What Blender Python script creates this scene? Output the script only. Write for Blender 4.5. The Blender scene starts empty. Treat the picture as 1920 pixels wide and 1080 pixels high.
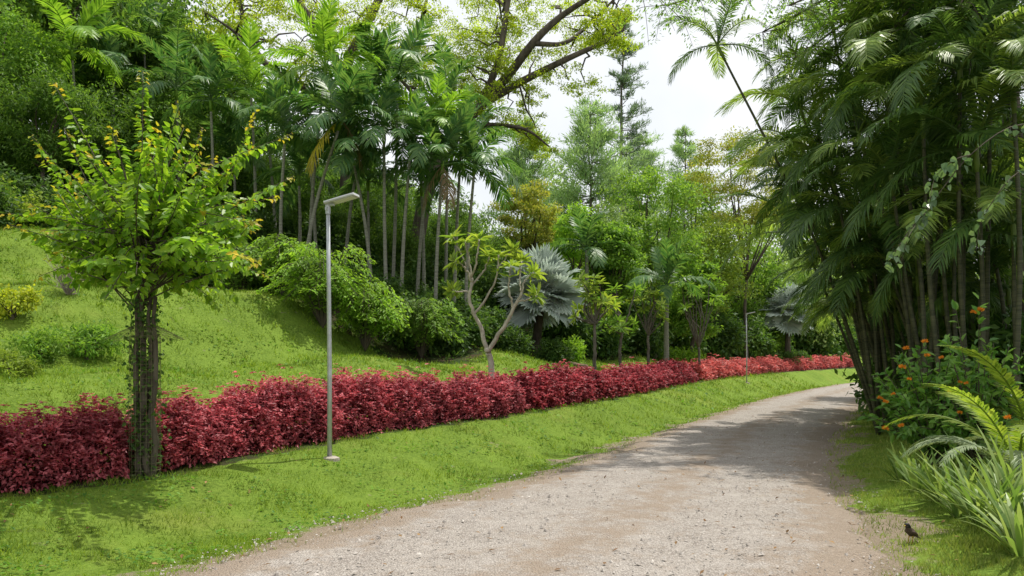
import bpy, math, random
import numpy as np
from mathutils import Vector, Matrix
R = np.random.default_rng(7)
random.seed(7)
F, HZ, E = 1400.0, 672.0, 1.6
scene = bpy.context.scene
COL = scene.collection
def at(px, py, Y): return np.array([(px-960)/F*Y, Y, E-(py-HZ)/F*Y])
def nz(a):
    a = np.asarray(a, float)
    return a/np.maximum(np.linalg.norm(a, axis=-1, keepdims=True), 1e-9)
def rv(n): return nz(R.normal(size=(n, 3)))
ZUP = np.array([0, 0, 1.0])

# ------------------------------------------------------------------ mesh builder
class MB:
    def __init__(s): s.v = []; s.n = 0; s.f = []
    def add(s, V, Fc):
        V = np.asarray(V, float).reshape(-1, 3); Fc = np.asarray(Fc, int)
        s.v.append(V); s.f.append(Fc+s.n); s.n += len(V)
    def mesh(s, name, mat, origin=(0, 0, 0), smooth=False):
        V = np.concatenate(s.v)-np.asarray(origin, float)
        me = bpy.data.meshes.new(name)
        me.vertices.add(len(V)); me.vertices.foreach_set('co', V.astype(np.float32).ravel())
        li = np.concatenate([f.ravel() for f in s.f]).astype(np.int32)
        tot = np.concatenate([np.full(len(f), f.shape[1]) for f in s.f])
        st = np.concatenate([[0], np.cumsum(tot)[:-1]]).astype(np.int32)
        me.loops.add(len(li)); me.loops.foreach_set('vertex_index', li)
        me.polygons.add(len(st)); me.polygons.foreach_set('loop_start', st)
        me.update(calc_edges=True)
        me.polygons.foreach_set('use_smooth', np.full(len(st), smooth, dtype=bool))
        me.materials.append(mat)
        return me
    def build(s, name, mat, parent=None, origin=(0, 0, 0), smooth=False):
        o = bpy.data.objects.new(name, s.mesh(name, mat, origin, smooth))
        COL.objects.link(o)
        if parent: o.parent = parent
        return o

def tag(o, label, cat, group=None, kind=None):
    o['label'] = label; o['category'] = cat
    if group: o['group'] = group
    if kind: o['kind'] = kind
    return o
def thing(name, label, cat, loc, rz=0, group=None, scale=1):
    o = bpy.data.objects.new(name, None); COL.objects.link(o)
    o.empty_display_size = .1
    o.location = tuple(loc); o.rotation_euler = (0, 0, rz); o.scale = (scale,)*3
    return tag(o, label, cat, group)
def part(name, me, parent, mtx=None):
    o = bpy.data.objects.new(name, me); COL.objects.link(o); o.parent = parent
    if mtx is not None: o.matrix_local = mtx
    return o
def dup(o, loc=None, rz=0, scale=None, label=None, group=None, parent=None):
    c = o.copy(); COL.objects.link(c)
    if parent: c.parent = parent
    if loc is not None: c.location = tuple(loc); c.rotation_euler = (0, 0, rz)
    if scale is not None: c.scale = scale if hasattr(scale, '__len__') else (scale,)*3
    if label: c['label'] = label
    if group: c['group'] = group
    for ch in list(o.children): dup(ch, parent=c)
    return c

def tube(mb, P, r, k=6):
    P = np.asarray(P, float); n = len(P); r = np.broadcast_to(np.asarray(r, float), (n,))
    T = nz(np.gradient(P, axis=0)); ax = np.abs(P[-1]-P[0]); ref = np.zeros(3); ref[np.argmin(ax)] = 1
    U = nz(np.cross(T, ref)); W = np.cross(T, U)
    a = np.linspace(0, 2*np.pi, k, endpoint=False)
    V = P[:, None]+r[:, None, None]*(np.cos(a)[None, :, None]*U[:, None]+np.sin(a)[None, :, None]*W[:, None])
    i = np.arange(n-1)[:, None]*k; j = np.arange(k)[None]; j2 = (j+1) % k
    Fq = np.stack([i+j, i+j2, i+k+j2, i+k+j], -1).reshape(-1, 4)
    mb.add(V, Fq)
    base = mb.n-n*k
    mb.f.append(np.array([[base+(n-1)*k+q for q in range(k)]]))
    mb.f.append(np.array([[base+k-1-q for q in range(k)]]))
def curve(a, b, n=7, wob=.05, up=0.0):
    a = np.asarray(a, float); b = np.asarray(b, float)
    t = np.linspace(0, 1, n)[:, None]; P = a+(b-a)*t; L = np.linalg.norm(b-a)
    P[:, 2] += up*L*np.sin(np.pi*t[:, 0])
    P[1:-1] += R.normal(size=(n-2, 3))*wob*L
    return P
def spline(pts, n=16):
    pts = np.asarray(pts, float); m = len(pts)
    q = np.vstack([2*pts[0]-pts[1], pts, 2*pts[-1]-pts[-2]])
    out = []
    for u in np.linspace(0, m-1-1e-6, n):
        i = int(u); t = u-i; p0, p1, p2, p3 = q[i:i+4]
        out.append(.5*(2*p1+(p2-p0)*t+(2*p0-5*p1+4*p2-p3)*t*t+(3*p1-p0-3*p2+p3)*t**3))
    return np.array(out)
def leaves(mb, P, D, N, L, W, curl=.15, wp=.45):
    n = len(P)
    if n == 0: return
    D = nz(D); S = nz(np.cross(D, N)); U = np.cross(S, D)
    L = np.broadcast_to(L, (n,))[:, None]; W = np.broadcast_to(W, (n,))[:, None]
    t = P+D*L-U*L*curl; m = P+D*L*wp
    V = np.stack([P, m+S*W*.5, t, m-S*W*.5], 1)
    mb.add(V, np.arange(4*n).reshape(n, 4))
def leaf6(mb, P, D, N, L, W, curl=.2, fold=.12, heart=True):
    n = len(P); D = nz(D); S = nz(np.cross(D, N)); U = np.cross(S, D)
    L = np.broadcast_to(L, (n,))[:, None]; W = np.broadcast_to(W, (n,))[:, None]
    a, b, wa, wb = (.22, .62, .5, .36) if heart else (.3, .7, .46, .4)
    l1 = P+D*L*a+S*W*wa+U*W*fold; l2 = P+D*L*b+S*W*wb+U*W*fold*.6-U*L*curl*.4
    r1 = P+D*L*a-S*W*wa+U*W*fold; r2 = P+D*L*b-S*W*wb+U*W*fold*.6-U*L*curl*.4
    t = P+D*L-U*L*curl
    V = np.stack([P, l1, l2, t, r2, r1], 1)
    i = np.arange(n)[:, None]*6
    mb.add(V, np.concatenate([i+np.array([[0, 1, 2, 3]]), i+np.array([[0, 3, 4, 5]])]))
def strip(mb, P, side, w):
    P = np.asarray(P, float); n = len(P); w = np.asarray(w)[:, None]
    side = np.broadcast_to(side, (n, 3))
    V = np.stack([P-side*w*.5, P+side*w*.5], 1)
    i = np.arange(n-1)[:, None]*2
    mb.add(V, i+np.array([[0, 1, 3, 2]]))
def box(mb, c, s, M=None):
    V = np.array([[x, y, z] for x in (-.5, .5) for y in (-.5, .5) for z in (-.5, .5)])*np.array(s)
    if M is not None: V = V@np.array(M).T
    mb.add(V+np.array(c), [[0, 1, 3, 2], [4, 6, 7, 5], [0, 4, 5, 1], [2, 3, 7, 6], [0, 2, 6, 4], [1, 5, 7, 3]])

# ------------------------------------------------------------------ materials
def newmat(name):
    m = bpy.data.materials.new(name); m.use_nodes = True
    nt = m.node_tree; nt.nodes.clear()
    return m, nt, nt.nodes, nt.links
def mixc(nt, f, a, b, mode='MIX'):
    n = nt.nodes.new('ShaderNodeMixRGB'); n.blend_type = mode
    for i, v in enumerate((f, a, b)):
        if hasattr(v, 'is_linked') or hasattr(v, 'links'): nt.links.new(v, n.inputs[i])
        elif i == 0: n.inputs[0].default_value = v
        else: n.inputs[i].default_value = (*v, 1)
    return n.outputs[0]
def noise(nt, co, sc, det=4, rough=.6):
    n = nt.nodes.new('ShaderNodeTexNoise'); n.inputs['Scale'].default_value = sc
    n.inputs['Detail'].default_value = det; n.inputs['Roughness'].default_value = rough
    if co is not None: nt.links.new(co, n.inputs['Vector'])
    return n.outputs['Fac']
def ramp(nt, v, a, b, c0=(0, 0, 0), c1=(1, 1, 1)):
    n = nt.nodes.new('ShaderNodeValToRGB'); e = n.color_ramp.elements
    e[0].position = a; e[1].position = b; e[0].color = (*c0, 1); e[1].color = (*c1, 1)
    nt.links.new(v, n.inputs[0]); return n.outputs[0]
def leafmat(name, c1, c2, tr=.35, rough=.5, spec=.22, yel=(1.5, 1.5, .7), nsc=.9, gain=1.7, lo=.55):
    m, nt, N, L = newmat(name)
    gain = gain*1.1 if gain > 1.01 else gain
    c1 = tuple(min(v*gain, .8) for v in c1); c2 = tuple(min(v*gain, .8) for v in c2)
    g = N.new('ShaderNodeNewGeometry'); tc = N.new('ShaderNodeTexCoord')
    col = mixc(nt, g.outputs['Random Per Island'], c1, c2)
    nf = ramp(nt, noise(nt, tc.outputs['Object'], nsc, 3), .3, .7, (lo, lo, lo), (1.2, 1.2, 1.15))
    col = mixc(nt, 1.0, col, nf, 'MULTIPLY')
    p = N.new('ShaderNodeBsdfPrincipled'); p.inputs['Roughness'].default_value = rough
    p.inputs['Specular IOR Level'].default_value = spec
    L.new(col, p.inputs['Base Color'])
    t = N.new('ShaderNodeBsdfTranslucent'); L.new(mixc(nt, 1.0, col, yel, 'MULTIPLY'), t.inputs['Color'])
    mx = N.new('ShaderNodeMixShader'); mx.inputs[0].default_value = tr
    L.new(p.outputs[0], mx.inputs[1]); L.new(t.outputs[0], mx.inputs[2])
    o = N.new('ShaderNodeOutputMaterial'); L.new(mx.outputs[0], o.inputs[0])
    return m
def solid(name, c1, c2=None, rough=.7, metal=0, sc=8, bump=.3, stretch=None, spec=.3):
    m, nt, N, L = newmat(name)
    tc = N.new('ShaderNodeTexCoord'); co = tc.outputs['Object']
    if stretch:
        mp = N.new('ShaderNodeMapping'); mp.inputs['Scale'].default_value = stretch; L.new(co, mp.inputs[0]); co = mp.outputs[0]
    nf = noise(nt, co, sc, 5)
    col = mixc(nt, ramp(nt, nf, .35, .65), c1, c2 or c1)
    p = N.new('ShaderNodeBsdfPrincipled'); p.inputs['Roughness'].default_value = rough; p.inputs['Metallic'].default_value = metal
    p.inputs['Specular IOR Level'].default_value = spec
    L.new(col, p.inputs['Base Color'])
    if bump:
        b = N.new('ShaderNodeBump'); b.inputs['Strength'].default_value = bump; b.inputs['Distance'].default_value = .03
        L.new(nf, b.inputs['Height']); L.new(b.outputs[0], p.inputs['Normal'])
    o = N.new('ShaderNodeOutputMaterial'); L.new(p.outputs[0], o.inputs[0])
    return m

M = {}
M['forest'] = leafmat('forest_leaf', (.03, .072, .014), (.1, .165, .03), .45, gain=1.8)
M['forest2'] = leafmat('forest_leaf_light', (.055, .12, .02), (.135, .22, .035), .48, gain=1.8)
M['under'] = leafmat('understory_leaf', (.024, .06, .015), (.075, .13, .028), .42, gain=1.7)
M['rain'] = leafmat('rain_tree_leaf', (.15, .225, .018), (.32, .38, .04), .52, .5, .15, (1.35, 1.35, .6), .9, 1.4)
M['young'] = leafmat('heart_leaf', (.06, .135, .012), (.165, .25, .025), .5, .4, .3)
M['younger'] = leafmat('young_heart_leaf', (.2, .24, .02), (.38, .28, .04), .5, .4, .22, (1.4, 1.4, .7), .9, 1.4)
M['palm'] = leafmat('palm_leaf', (.03, .08, .025), (.09, .15, .045), .4, .42, .3, gain=1.75)
M['palmlite'] = leafmat('palm_leaf_light', (.09, .18, .02), (.17, .28, .035), .48, .4, .3, gain=1.45)
M['palmyel'] = leafmat('palm_leaf_yellow', (.35, .30, .03), (.45, .36, .05), .45, gain=1.4)
M['palmdead'] = leafmat('palm_leaf_dead', (.13, .09, .05), (.2, .15, .08), .2, .7, gain=1.2)
M['cane'] = leafmat('cane_palm_leaf', (.024, .056, .015), (.075, .125, .033), .42, .4, .35, gain=1.8)
M['canelite'] = leafmat('cane_palm_leaf_light', (.065, .11, .025), (.15, .2, .05), .46, .42, .3, gain=1.75)
M['silver'] = leafmat('silver_fan_leaf', (.28, .335, .31), (.42, .465, .43), .34, .5, .3, (1, 1.02, .95), gain=1.25)
M['arch'] = leafmat('arching_shrub_leaf', (.09, .175, .02), (.185, .29, .04), .48)
M['olive'] = leafmat('olive_leaf', (.08, .13, .02), (.17, .22, .04), .45, gain=1.8)
M['rust'] = leafmat('rusty_olive_leaf', (.1, .15, .025), (.24, .22, .05), .45, gain=1.8)
M['mid'] = leafmat('mid_green_leaf', (.06, .13, .02), (.145, .22, .04), .46, gain=1.8)
M['hazy'] = leafmat('haze_tinted_leaf', (.11, .17, .06), (.2, .27, .1), .42, gain=1.8)  # distance haze put into the colour: paler leaves for far trees
M['pine'] = leafmat('haze_tinted_pine_needle', (.12, .195, .095), (.2, .28, .14), .42, .6, gain=1.8)  # needle colour lightened to stand in for haze
M['frangi'] = leafmat('frangipani_leaf', (.1, .17, .03), (.22, .27, .05), .45, gain=1.5)
M['yellow'] = leafmat('yellow_shrub_leaf', (.18, .24, .02), (.36, .38, .04), .5, gain=1.3)
HY = (1.25, .9, .95)
M['hedge'] = leafmat('red_hedge_leaf', (.24, .026, .042), (.8, .25, .29), .42, .45, .3, HY, 3.2, 1, .5)
M['hedgemid'] = leafmat('deep_red_hedge_leaf', (.2, .022, .036), (.66, .16, .19), .4, .45, .3, HY, 2, 1, .5)
M['hedgefar'] = leafmat('pink_red_hedge_leaf', (.46, .09, .09), (.78, .3, .27), .4, .45, .25, HY, 1.6, 1)
M['hedgedark'] = leafmat('shade_tinted_hedge_leaf', (.06, .008, .016), (.15, .018, .03), .3, .45, .25, HY, 1.6, 1)  # shade inside the hedge put into a darker maroon leaf colour
M['grass'] = leafmat('grass_blade', (.09, .185, .014), (.27, .365, .05), .45, .5, .15, (1.25, 1.2, .65), 1.1, 1.1, .45)
M['weed'] = leafmat('lawn_weed_leaf', (.035, .09, .012), (.09, .18, .025), .4, .5, .2)
M['drygrass'] = leafmat('dry_grass_blade', (.13, .21, .03), (.3, .34, .09), .42, .5, .15, (1.2, 1.2, .7), 1.2, 1.2)
M['strap'] = leafmat('strap_leaf', (.1, .18, .04), (.27, .34, .12), .42, .4, .35, (1.3, 1.3, .7), gain=1.35)
M['lily'] = leafmat('shrub_leaf_glossy', (.05, .125, .025), (.125, .22, .042), .44, .35, .4, gain=1.9)
M['fern'] = leafmat('fern_leaf', (.11, .175, .025), (.21, .265, .05), .5, gain=1.35)
M['greyfern'] = leafmat('grey_fern_leaf', (.17, .22, .13), (.27, .32, .2), .35, gain=1.35)
M['vine'] = leafmat('vine_leaf', (.06, .11, .055), (.12, .18, .1), .35, .4, .4, gain=1.4)
M['orange'] = leafmat('orange_petal', (.65, .22, .02), (.85, .38, .04), .35, .5, .2, (1.2, 1, .8), .9, 1)
M['deadleaf'] = leafmat('dead_leaf', (.14, .07, .03), (.32, .2, .09), .1, .8, .2, (1, 1, 1), .9, 1)
M['bark'] = solid('bark', (.045, .036, .026), (.12, .1, .075), .9, 0, 6, .6, (1, 1, .3))
M['barkpale'] = solid('bark_pale', (.28, .25, .2), (.45, .41, .34), .85, 0, 7, .5, (1, 1, 1))
M['barkgrey'] = solid('bark_grey', (.085, .075, .062), (.17, .15, .125), .9, 0, 6, .5, (1, 1, .4))
M['palmtrunk'] = solid('palm_trunk', (.16, .16, .12), (.31, .31, .25), .8, 0, 5, .5, (.3, .3, 9))
M['canestem'] = solid('cane_stem', (.03, .035, .018), (.1, .1, .05), .6, 0, 4, .3, (.3, .3, 8))
M['twig'] = solid('grey_twig', (.2, .17, .15), (.3, .26, .22), .9)
M['darkstem'] = solid('hedge_stem', (.05, .025, .02), (.09, .05, .03), .9)
M['galv'] = solid('galvanised_steel', (.42, .44, .46), (.52, .54, .56), .5, .5, 10, .03)
M['lampgrey'] = solid('lamp_grey', (.5, .51, .52), (.56, .57, .58), .45, .2, 10, .02)
M['led'] = solid('led_lens', (.75, .76, .72), (.85, .85, .8), .25, 0, 30, .05)
M['concrete'] = solid('concrete', (.26, .23, .19), (.38, .34, .29), .9, 0, 14, .6)
M['wire'] = solid('rusty_wire', (.12, .12, .06), (.2, .18, .1), .7, .2, 20, 0)
M['birdbrown'] = solid('bird_brown', (.045, .028, .02), (.075, .05, .035), .7, 0, 60, .2)
M['birdblack'] = solid('bird_black', (.012, .011, .012), (.02, .018, .018), .5, 0, 60, .1)
M['birdyellow'] = solid('bird_yellow', (.4, .25, .04), (.45, .3, .06), .6, 0, 40, 0)
M['stone'] = solid('gravel_stone', (.24, .212, .19), (.5, .46, .42), .9, 0, 9, .1)
M['log'] = solid('old_log', (.12, .08, .05), (.25, .18, .12), .9, 0, 5, .6, (.4, 3, 3))

# ------------------------------------------------------------------ terrain
ROADL = np.array([(-5.5,-14),(-3.7,2),(-2.5,5.4),(-1.8,7.0),(-.95,8.1),(-.07,9.41),(.72,10.77),(2.3,14.2),(3.6,16.8),(6.1,21.75),(10.7,30.7),(16.3,40),(23.8,51),(36,64),(60,80),(130,115)], float)
ROADR = np.array([(0.5,-14),(2.0,2),(2.9,5.5),(3.32,6.83),(4.35,9.82),(5.4,12.6),(7.5,16.8),(10.6,22.9),(14.9,30.7),(20.5,39.5),(27.5,47.5),(39,60),(62,75),(130,108)], float)
HEDGE = np.array([(-16,-6),(-9,3.5),(-6.5,6),(-5.1,7.45),(-4.2,8.4),(-3.6,9.8),(-2.75,11.3),(-1.5,13.1),(-.1,14.8),(1.6,18),(3.9,22.6),(7.5,30.8),(11.4,38),(19.3,50),(32,64),(60,86),(130,125)], float)
BED = np.array([(-150,80),(-60,46),(-25,32),(-12,26),(-8,21),(-5,19.8),(-1.6,20.8),(.5,25.5),(3.6,31),(7.0,37),(13.5,48),(24,61),(60,96),(150,170)], float)
def sdist(P, poly):
    P = np.asarray(P, float); best = np.full(len(P), 1e9); sg = np.zeros(len(P)); yy = np.zeros(len(P))
    for a, b in zip(poly[:-1], poly[1:]):
        d = b-a; t = np.clip(((P-a)@d)/(d@d), 0, 1); q = a+t[:, None]*d
        D = P-q; dist = np.hypot(D[:, 0], D[:, 1]); cr = d[0]*(P[:, 1]-a[1])-d[1]*(P[:, 0]-a[0])
        m = dist < best
        best[m] = dist[m]; sg[m] = np.sign(cr[m]); yy[m] = q[m, 1]
    return best*np.where(sg == 0, 1, sg), yy
def sst(x, a, b):
    t = np.clip((x-a)/(b-a), 0, 1); return t*t*(3-2*t)
def vnoise(x, y, s, seed=0):
    return (np.sin(x*s*1.3+seed+1.7*np.sin(y*s*.9+seed*2))+np.sin(y*s*1.1+seed*.7+1.3*np.sin(x*s*.7+seed)))*.5
def Hn(P):
    P = np.asarray(P, float).reshape(-1, 2)
    dl, _ = sdist(P, ROADL); dr, _ = sdist(P, ROADR); dh, hy = sdist(P, HEDGE)
    zh = np.interp(hy, [5, 9, 11.3, 15, 23, 31, 38, 50, 80], [.18, .26, .34, .47, .54, .6, .67, .78, 1.1])
    z = np.zeros(len(P))
    verge = (dl > 0) & (dh <= 0)
    t = dl/np.maximum(dl-dh, 1e-6)
    z = np.where(verge, zh*sst(t, .35, .95)-.1*np.sin(np.pi*np.clip(t/.5, 0, 1))*np.clip((dl-dh)/2, 0, 1), z)
    d = np.maximum(dh-.7, 0)
    hill = zh+.34*d+.05*np.clip(d-12, 0, 20)
    hill = np.where(d > 40, zh+.34*40+.05*20+.08*(d-40), hill)
    hill = hill+.2*sst(d, 0, 2)*vnoise(P[:, 0], P[:, 1], .7, 2)+.28*sst(d, 1, 5)*np.sin(d*1.15+.4*np.sin(P[:, 0]*.5))
    z = np.where(dh > 0, hill, z)
    dR = np.maximum(-dr, 0)
    z = np.where(dr < 0, np.minimum(.10*dR, .5)+.12*np.clip(dR-6, 0, 40), z)
    inside = (dl < 0) & (dr > 0)
    z = np.where(inside, -.05*sst(np.minimum(-dl, dr), 0, .35), z)
    z = z+np.where(inside, 0, .026*vnoise(P[:, 0], P[:, 1], 4.2, 1))
    return z
def H(x, y): return float(Hn([[x, y]])[0])
def gp(px, Y): x = (px-960)/F*Y; return np.array([x, Y, H(x, Y)])

xs = np.concatenate([np.linspace(-160, -22, 36), np.arange(-21, 15, .2), np.linspace(15.3, 30, 40), np.linspace(33, 170, 36)])
ys = np.concatenate([np.linspace(-25, 2.5, 14), np.arange(3, 32, .2), np.linspace(32.5, 64, 64), np.linspace(67, 320, 40)])
gx, gy = np.meshgrid(xs, ys); PG = np.stack([gx.ravel(), gy.ravel()], 1)
zg = Hn(PG)
nx, ny = len(xs), len(ys)
i = (np.arange(ny-1)[:, None]*nx+np.arange(nx-1)[None]).ravel()
mb = MB(); mb.add(np.column_stack([PG, zg]), np.stack([i, i+1, i+nx+1, i+nx], 1))
m, nt, N, L = newmat('lawn_ground')
tc = N.new('ShaderNodeTexCoord'); co = tc.outputs['Object']
a1 = N.new('ShaderNodeAttribute'); a1.attribute_name = 'soil'
a2 = N.new('ShaderNodeAttribute'); a2.attribute_name = 'dirt'
g1 = mixc(nt, ramp(nt, noise(nt, co, 1.3, 5), .35, .65), (.055, .11, .012), (.15, .24, .03))
g2 = mixc(nt, ramp(nt, noise(nt, co, 22, 4), .3, .7), g1, (.19, .28, .04))
g2 = mixc(nt, ramp(nt, noise(nt, co, .5, 3), .55, .75, (0, 0, 0), (.5, .5, .5)), g2, (.26, .27, .06))
soilc = mixc(nt, noise(nt, co, 6, 6), (.03, .022, .012), (.095, .065, .04))
soilc = mixc(nt, ramp(nt, noise(nt, co, 1.7, 5), .4, .6), soilc, (.03, .06, .014))
dirtc = mixc(nt, noise(nt, co, 9, 6), (.2, .155, .11), (.34, .28, .21))
def mfac(attr, sc):
    ad = N.new('ShaderNodeMath'); ad.operation = 'ADD'
    L.new(attr.outputs['Fac'], ad.inputs[0])
    L.new(ramp(nt, noise(nt, co, sc, 5), .2, .8), ad.inputs[1])
    return ramp(nt, ad.outputs[0], .75, 1.05)
c = mixc(nt, mfac(a1, 2.2), g2, soilc); c = mixc(nt, mfac(a2, 5), c, dirtc)
p = N.new('ShaderNodeBsdfPrincipled'); p.inputs['Roughness'].default_value = .9; p.inputs['Specular IOR Level'].default_value = .1
L.new(c, p.inputs['Base Color'])
bp = N.new('ShaderNodeBump'); bp.inputs['Strength'].default_value = .9; bp.inputs['Distance'].default_value = .05
L.new(noise(nt, co, 30, 5, .7), bp.inputs['Height']); L.new(bp.outputs[0], p.inputs['Normal'])
o = N.new('ShaderNodeOutputMaterial'); L.new(p.outputs[0], o.inputs[0])
ground = mb.build('ground', m, smooth=True)
tag(ground, 'grassy ground rising from the gravel road up the left hillside', 'ground', kind='structure')
def masks(P):
    dl, _ = sdist(P, ROADL); dr, _ = sdist(P, ROADR); dh, _ = sdist(P, HEDGE); db, _ = sdist(P, BED)
    wob = .5*vnoise(P[:, 0], P[:, 1], 1.3, 5)
    soil = np.maximum(sst(db+wob, -.6, .9)*(.8+.2*sst(db, 2, 4)), sst(.75-np.abs(dh-.4), 0, .3)*.75)
    rborder = np.interp(P[:, 1], [3, 5.8, 7.3, 12.6, 17, 25], [1.5, 1.35, 1.2, 1.3, .9, .8])
    soil = np.maximum(soil, sst(-dr, rborder, rborder+.5)*.85)
    dirt = np.where(dl > 0, 1-sst(dl+.35*vnoise(P[:, 0], P[:, 1], 2.6, 3)+.15*vnoise(P[:, 0], P[:, 1], 7, 5), -.05, .75), 0)
    dirt = np.maximum(dirt, np.where(dr < 0, .8*(1-sst(-dr+.4*vnoise(P[:, 0], P[:, 1], 2.2, 8), -.1, .55)), 0))
    dirt = np.where((dl < 0) & (dr > 0), 1, dirt)
    return soil, dirt*.75, dl, dr, dh, db
so, di, *_ = masks(PG)
for nm, arr in (('soil', so), ('dirt', di)):
    at_ = ground.data.attributes.new(nm, 'FLOAT', 'POINT'); at_.data.foreach_set('value', arr.astype(np.float32))

# ------------------------------------------------------------------ road
def resample(poly, n):
    sm = spline(np.column_stack([poly, np.zeros(len(poly))]), 600)[:, :2]
    s = np.concatenate([[0], np.cumsum(np.hypot(*np.diff(sm, axis=0).T))])
    u = np.concatenate([np.linspace(0, s[-1]*.45, int(n*.8)), np.linspace(s[-1]*.45, s[-1], n-int(n*.8)+1)[1:]])
    return np.column_stack([np.interp(u, s, sm[:, 0]), np.interp(u, s, sm[:, 1])])
nl = 420
pl = resample(ROADL, nl)
prr = resample(ROADR, 4000)
dd = ((pl[:, None]-prr[None])**2).sum(-1); pr = prr[dd.argmin(1)]
k = len(pl)
jl = .18*vnoise(pl[:, 0], pl[:, 1], 2.7, 1)+.1*R.normal(size=k); jr = .2*vnoise(pr[:, 0], pr[:, 1], 2.3, 4)+.1*R.normal(size=k)
dirv = nz(pr-pl); pl2 = pl+dirv*jl[:, None]*1.0; pr2 = pr+dirv*jr[:, None]
W = 15; us = np.linspace(0, 1, W)
P = pl2[:, None]+(pr2-pl2)[:, None]*us[None, :, None]
z = .015+.05*np.sin(np.pi*us)[None]*np.ones((k, 1))-.022*np.exp(-((us-.3)/.07)**2)[None]-.022*np.exp(-((us-.68)/.07)**2)[None]+.004*R.normal(size=(k, W))
z[:, 0] = -.045; z[:, -1] = -.045
V = np.concatenate([P, z[..., None]], -1).reshape(-1, 3)
i = (np.arange(k-1)[:, None]*W+np.arange(W-1)[None]).ravel()
mb = MB(); mb.add(V, np.stack([i, i+1, i+W+1, i+W], 1)[:, ::-1])
m, nt, N, L = newmat('gravel')
tc = N.new('ShaderNodeTexCoord'); co = tc.outputs['Object']
ac = N.new('ShaderNodeAttribute'); ac.attribute_name = 'across'
vo = N.new('ShaderNodeTexVoronoi'); vo.inputs['Scale'].default_value = 55; L.new(co, vo.inputs['Vector'])
sep = N.new('ShaderNodeSeparateColor'); L.new(vo.outputs['Color'], sep.inputs[0])
c1 = mixc(nt, sep.outputs[0], (.265, .232, .208), (.51, .468, .427))
c1 = mixc(nt, ramp(nt, vo.outputs['Distance'], .3, .65, (0, 0, 0), (.55, .55, .55)), c1, (.175, .148, .125))
c1 = mixc(nt, ramp(nt, noise(nt, co, 2.2, 7, .7), .35, .7, (0, 0, 0), (.45, .45, .45)), c1, (.51, .472, .432))
ad0 = N.new('ShaderNodeMath'); ad0.operation = 'MULTIPLY_ADD'; L.new(noise(nt, co, 3.1, 8, .75), ad0.inputs[0]); ad0.inputs[1].default_value = 1.3; L.new(ac.outputs['Fac'], ad0.inputs[2])
c2 = mixc(nt, ramp(nt, ad0.outputs[0], .74, 1.38, (0, 0, 0), (.75, .75, .75)), c1, (.275, .212, .157))
c2 = mixc(nt, ramp(nt, noise(nt, co, 7, 7, .75), .54, .76, (0, 0, 0), (.45, .45, .45)), c2, (.25, .19, .15))
p = N.new('ShaderNodeBsdfPrincipled'); p.inputs['Roughness'].default_value = .92; p.inputs['Specular IOR Level'].default_value = .15
L.new(c2, p.inputs['Base Color'])
ad = N.new('ShaderNodeMath'); ad.operation = 'ADD'; L.new(vo.outputs['Distance'], ad.inputs[0]); L.new(noise(nt, co, 12, 6, .75), ad.inputs[1])
bp = N.new('ShaderNodeBump'); bp.inputs['Strength'].default_value = .9; bp.inputs['Distance'].default_value = .025; bp.invert = True
L.new(ad.outputs[0], bp.inputs['Height']); L.new(bp.outputs[0], p.inputs['Normal'])
o = N.new('ShaderNodeOutputMaterial'); L.new(p.outputs[0], o.inputs[0])
road = mb.build('road', m, smooth=True)
av = np.tile(.6*np.exp(-(us/.12)**2)+.6*np.exp(-((1-us)/.15)**2)+.3*np.exp(-((us-.5)/.1)**2), (k, 1))
at_ = road.data.attributes.new('across', 'FLOAT', 'POINT'); at_.data.foreach_set('value', av.astype(np.float32).ravel())
tag(road, 'pale gravel road curving away to the right', 'road', kind='structure')

# loose gravel
n = 42000
Y = np.exp(R.uniform(np.log(4.8), np.log(20), n)); X = R.uniform(-4, 10, n); PP = np.stack([X, Y], 1)
dl, _ = sdist(PP, ROADL); dr, _ = sdist(PP, ROADR)
k_ = (dl < .3) & (dr > -.35); PP = PP[k_]; n = len(PP)
r = R.gamma(1.8, .003, n).clip(.002, .024)
oc = np.array([[1, 0, 0], [0, 1, 0], [-1, 0, 0], [0, -1, 0], [0, 0, .8], [0, 0, -.8]], float)
of = np.array([[0, 1, 4], [1, 2, 4], [2, 3, 4], [3, 0, 4]])
base = np.column_stack([PP, np.full(n, .045)])
dlm = np.minimum(-sdist(PP, ROADL)[0], sdist(PP, ROADR)[0])
base[:, 2] = .012+.045*sst(dlm, .1, 1.2)
V = base[:, None]+(oc[None]+R.normal(size=(n, 6, 3))*.25)*r[:, None, None]
mb = MB(); mb.add(V, (np.arange(n)[:, None, None]*6+of[None]).reshape(-1, 3))
tag(mb.build('loose_gravel', M['stone']), 'loose pale stones strewn over the gravel road', 'gravel', kind='stuff')
n = 900
Y = np.exp(R.uniform(np.log(5), np.log(24), n)); X = R.uniform(-5, 11, n); PP = np.stack([X, Y], 1)
zz = Hn(PP); dl, _ = sdist(PP, ROADL); dr, _ = sdist(PP, ROADR)
zz = np.where((dl < 0) & (dr > 0), .075, zz+.035)
D = rv(n); D[:, 2] *= .2
mb = MB(); leaves(mb, np.column_stack([PP, zz]), D, np.tile(ZUP, (n, 1))+rv(n)*.3, R.uniform(.03, .08, n), R.uniform(.015, .035, n))
tag(mb.build('fallen_leaves', M['deadleaf']), 'dry brown leaves fallen on the road and verges', 'leaf litter', kind='stuff')

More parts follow.
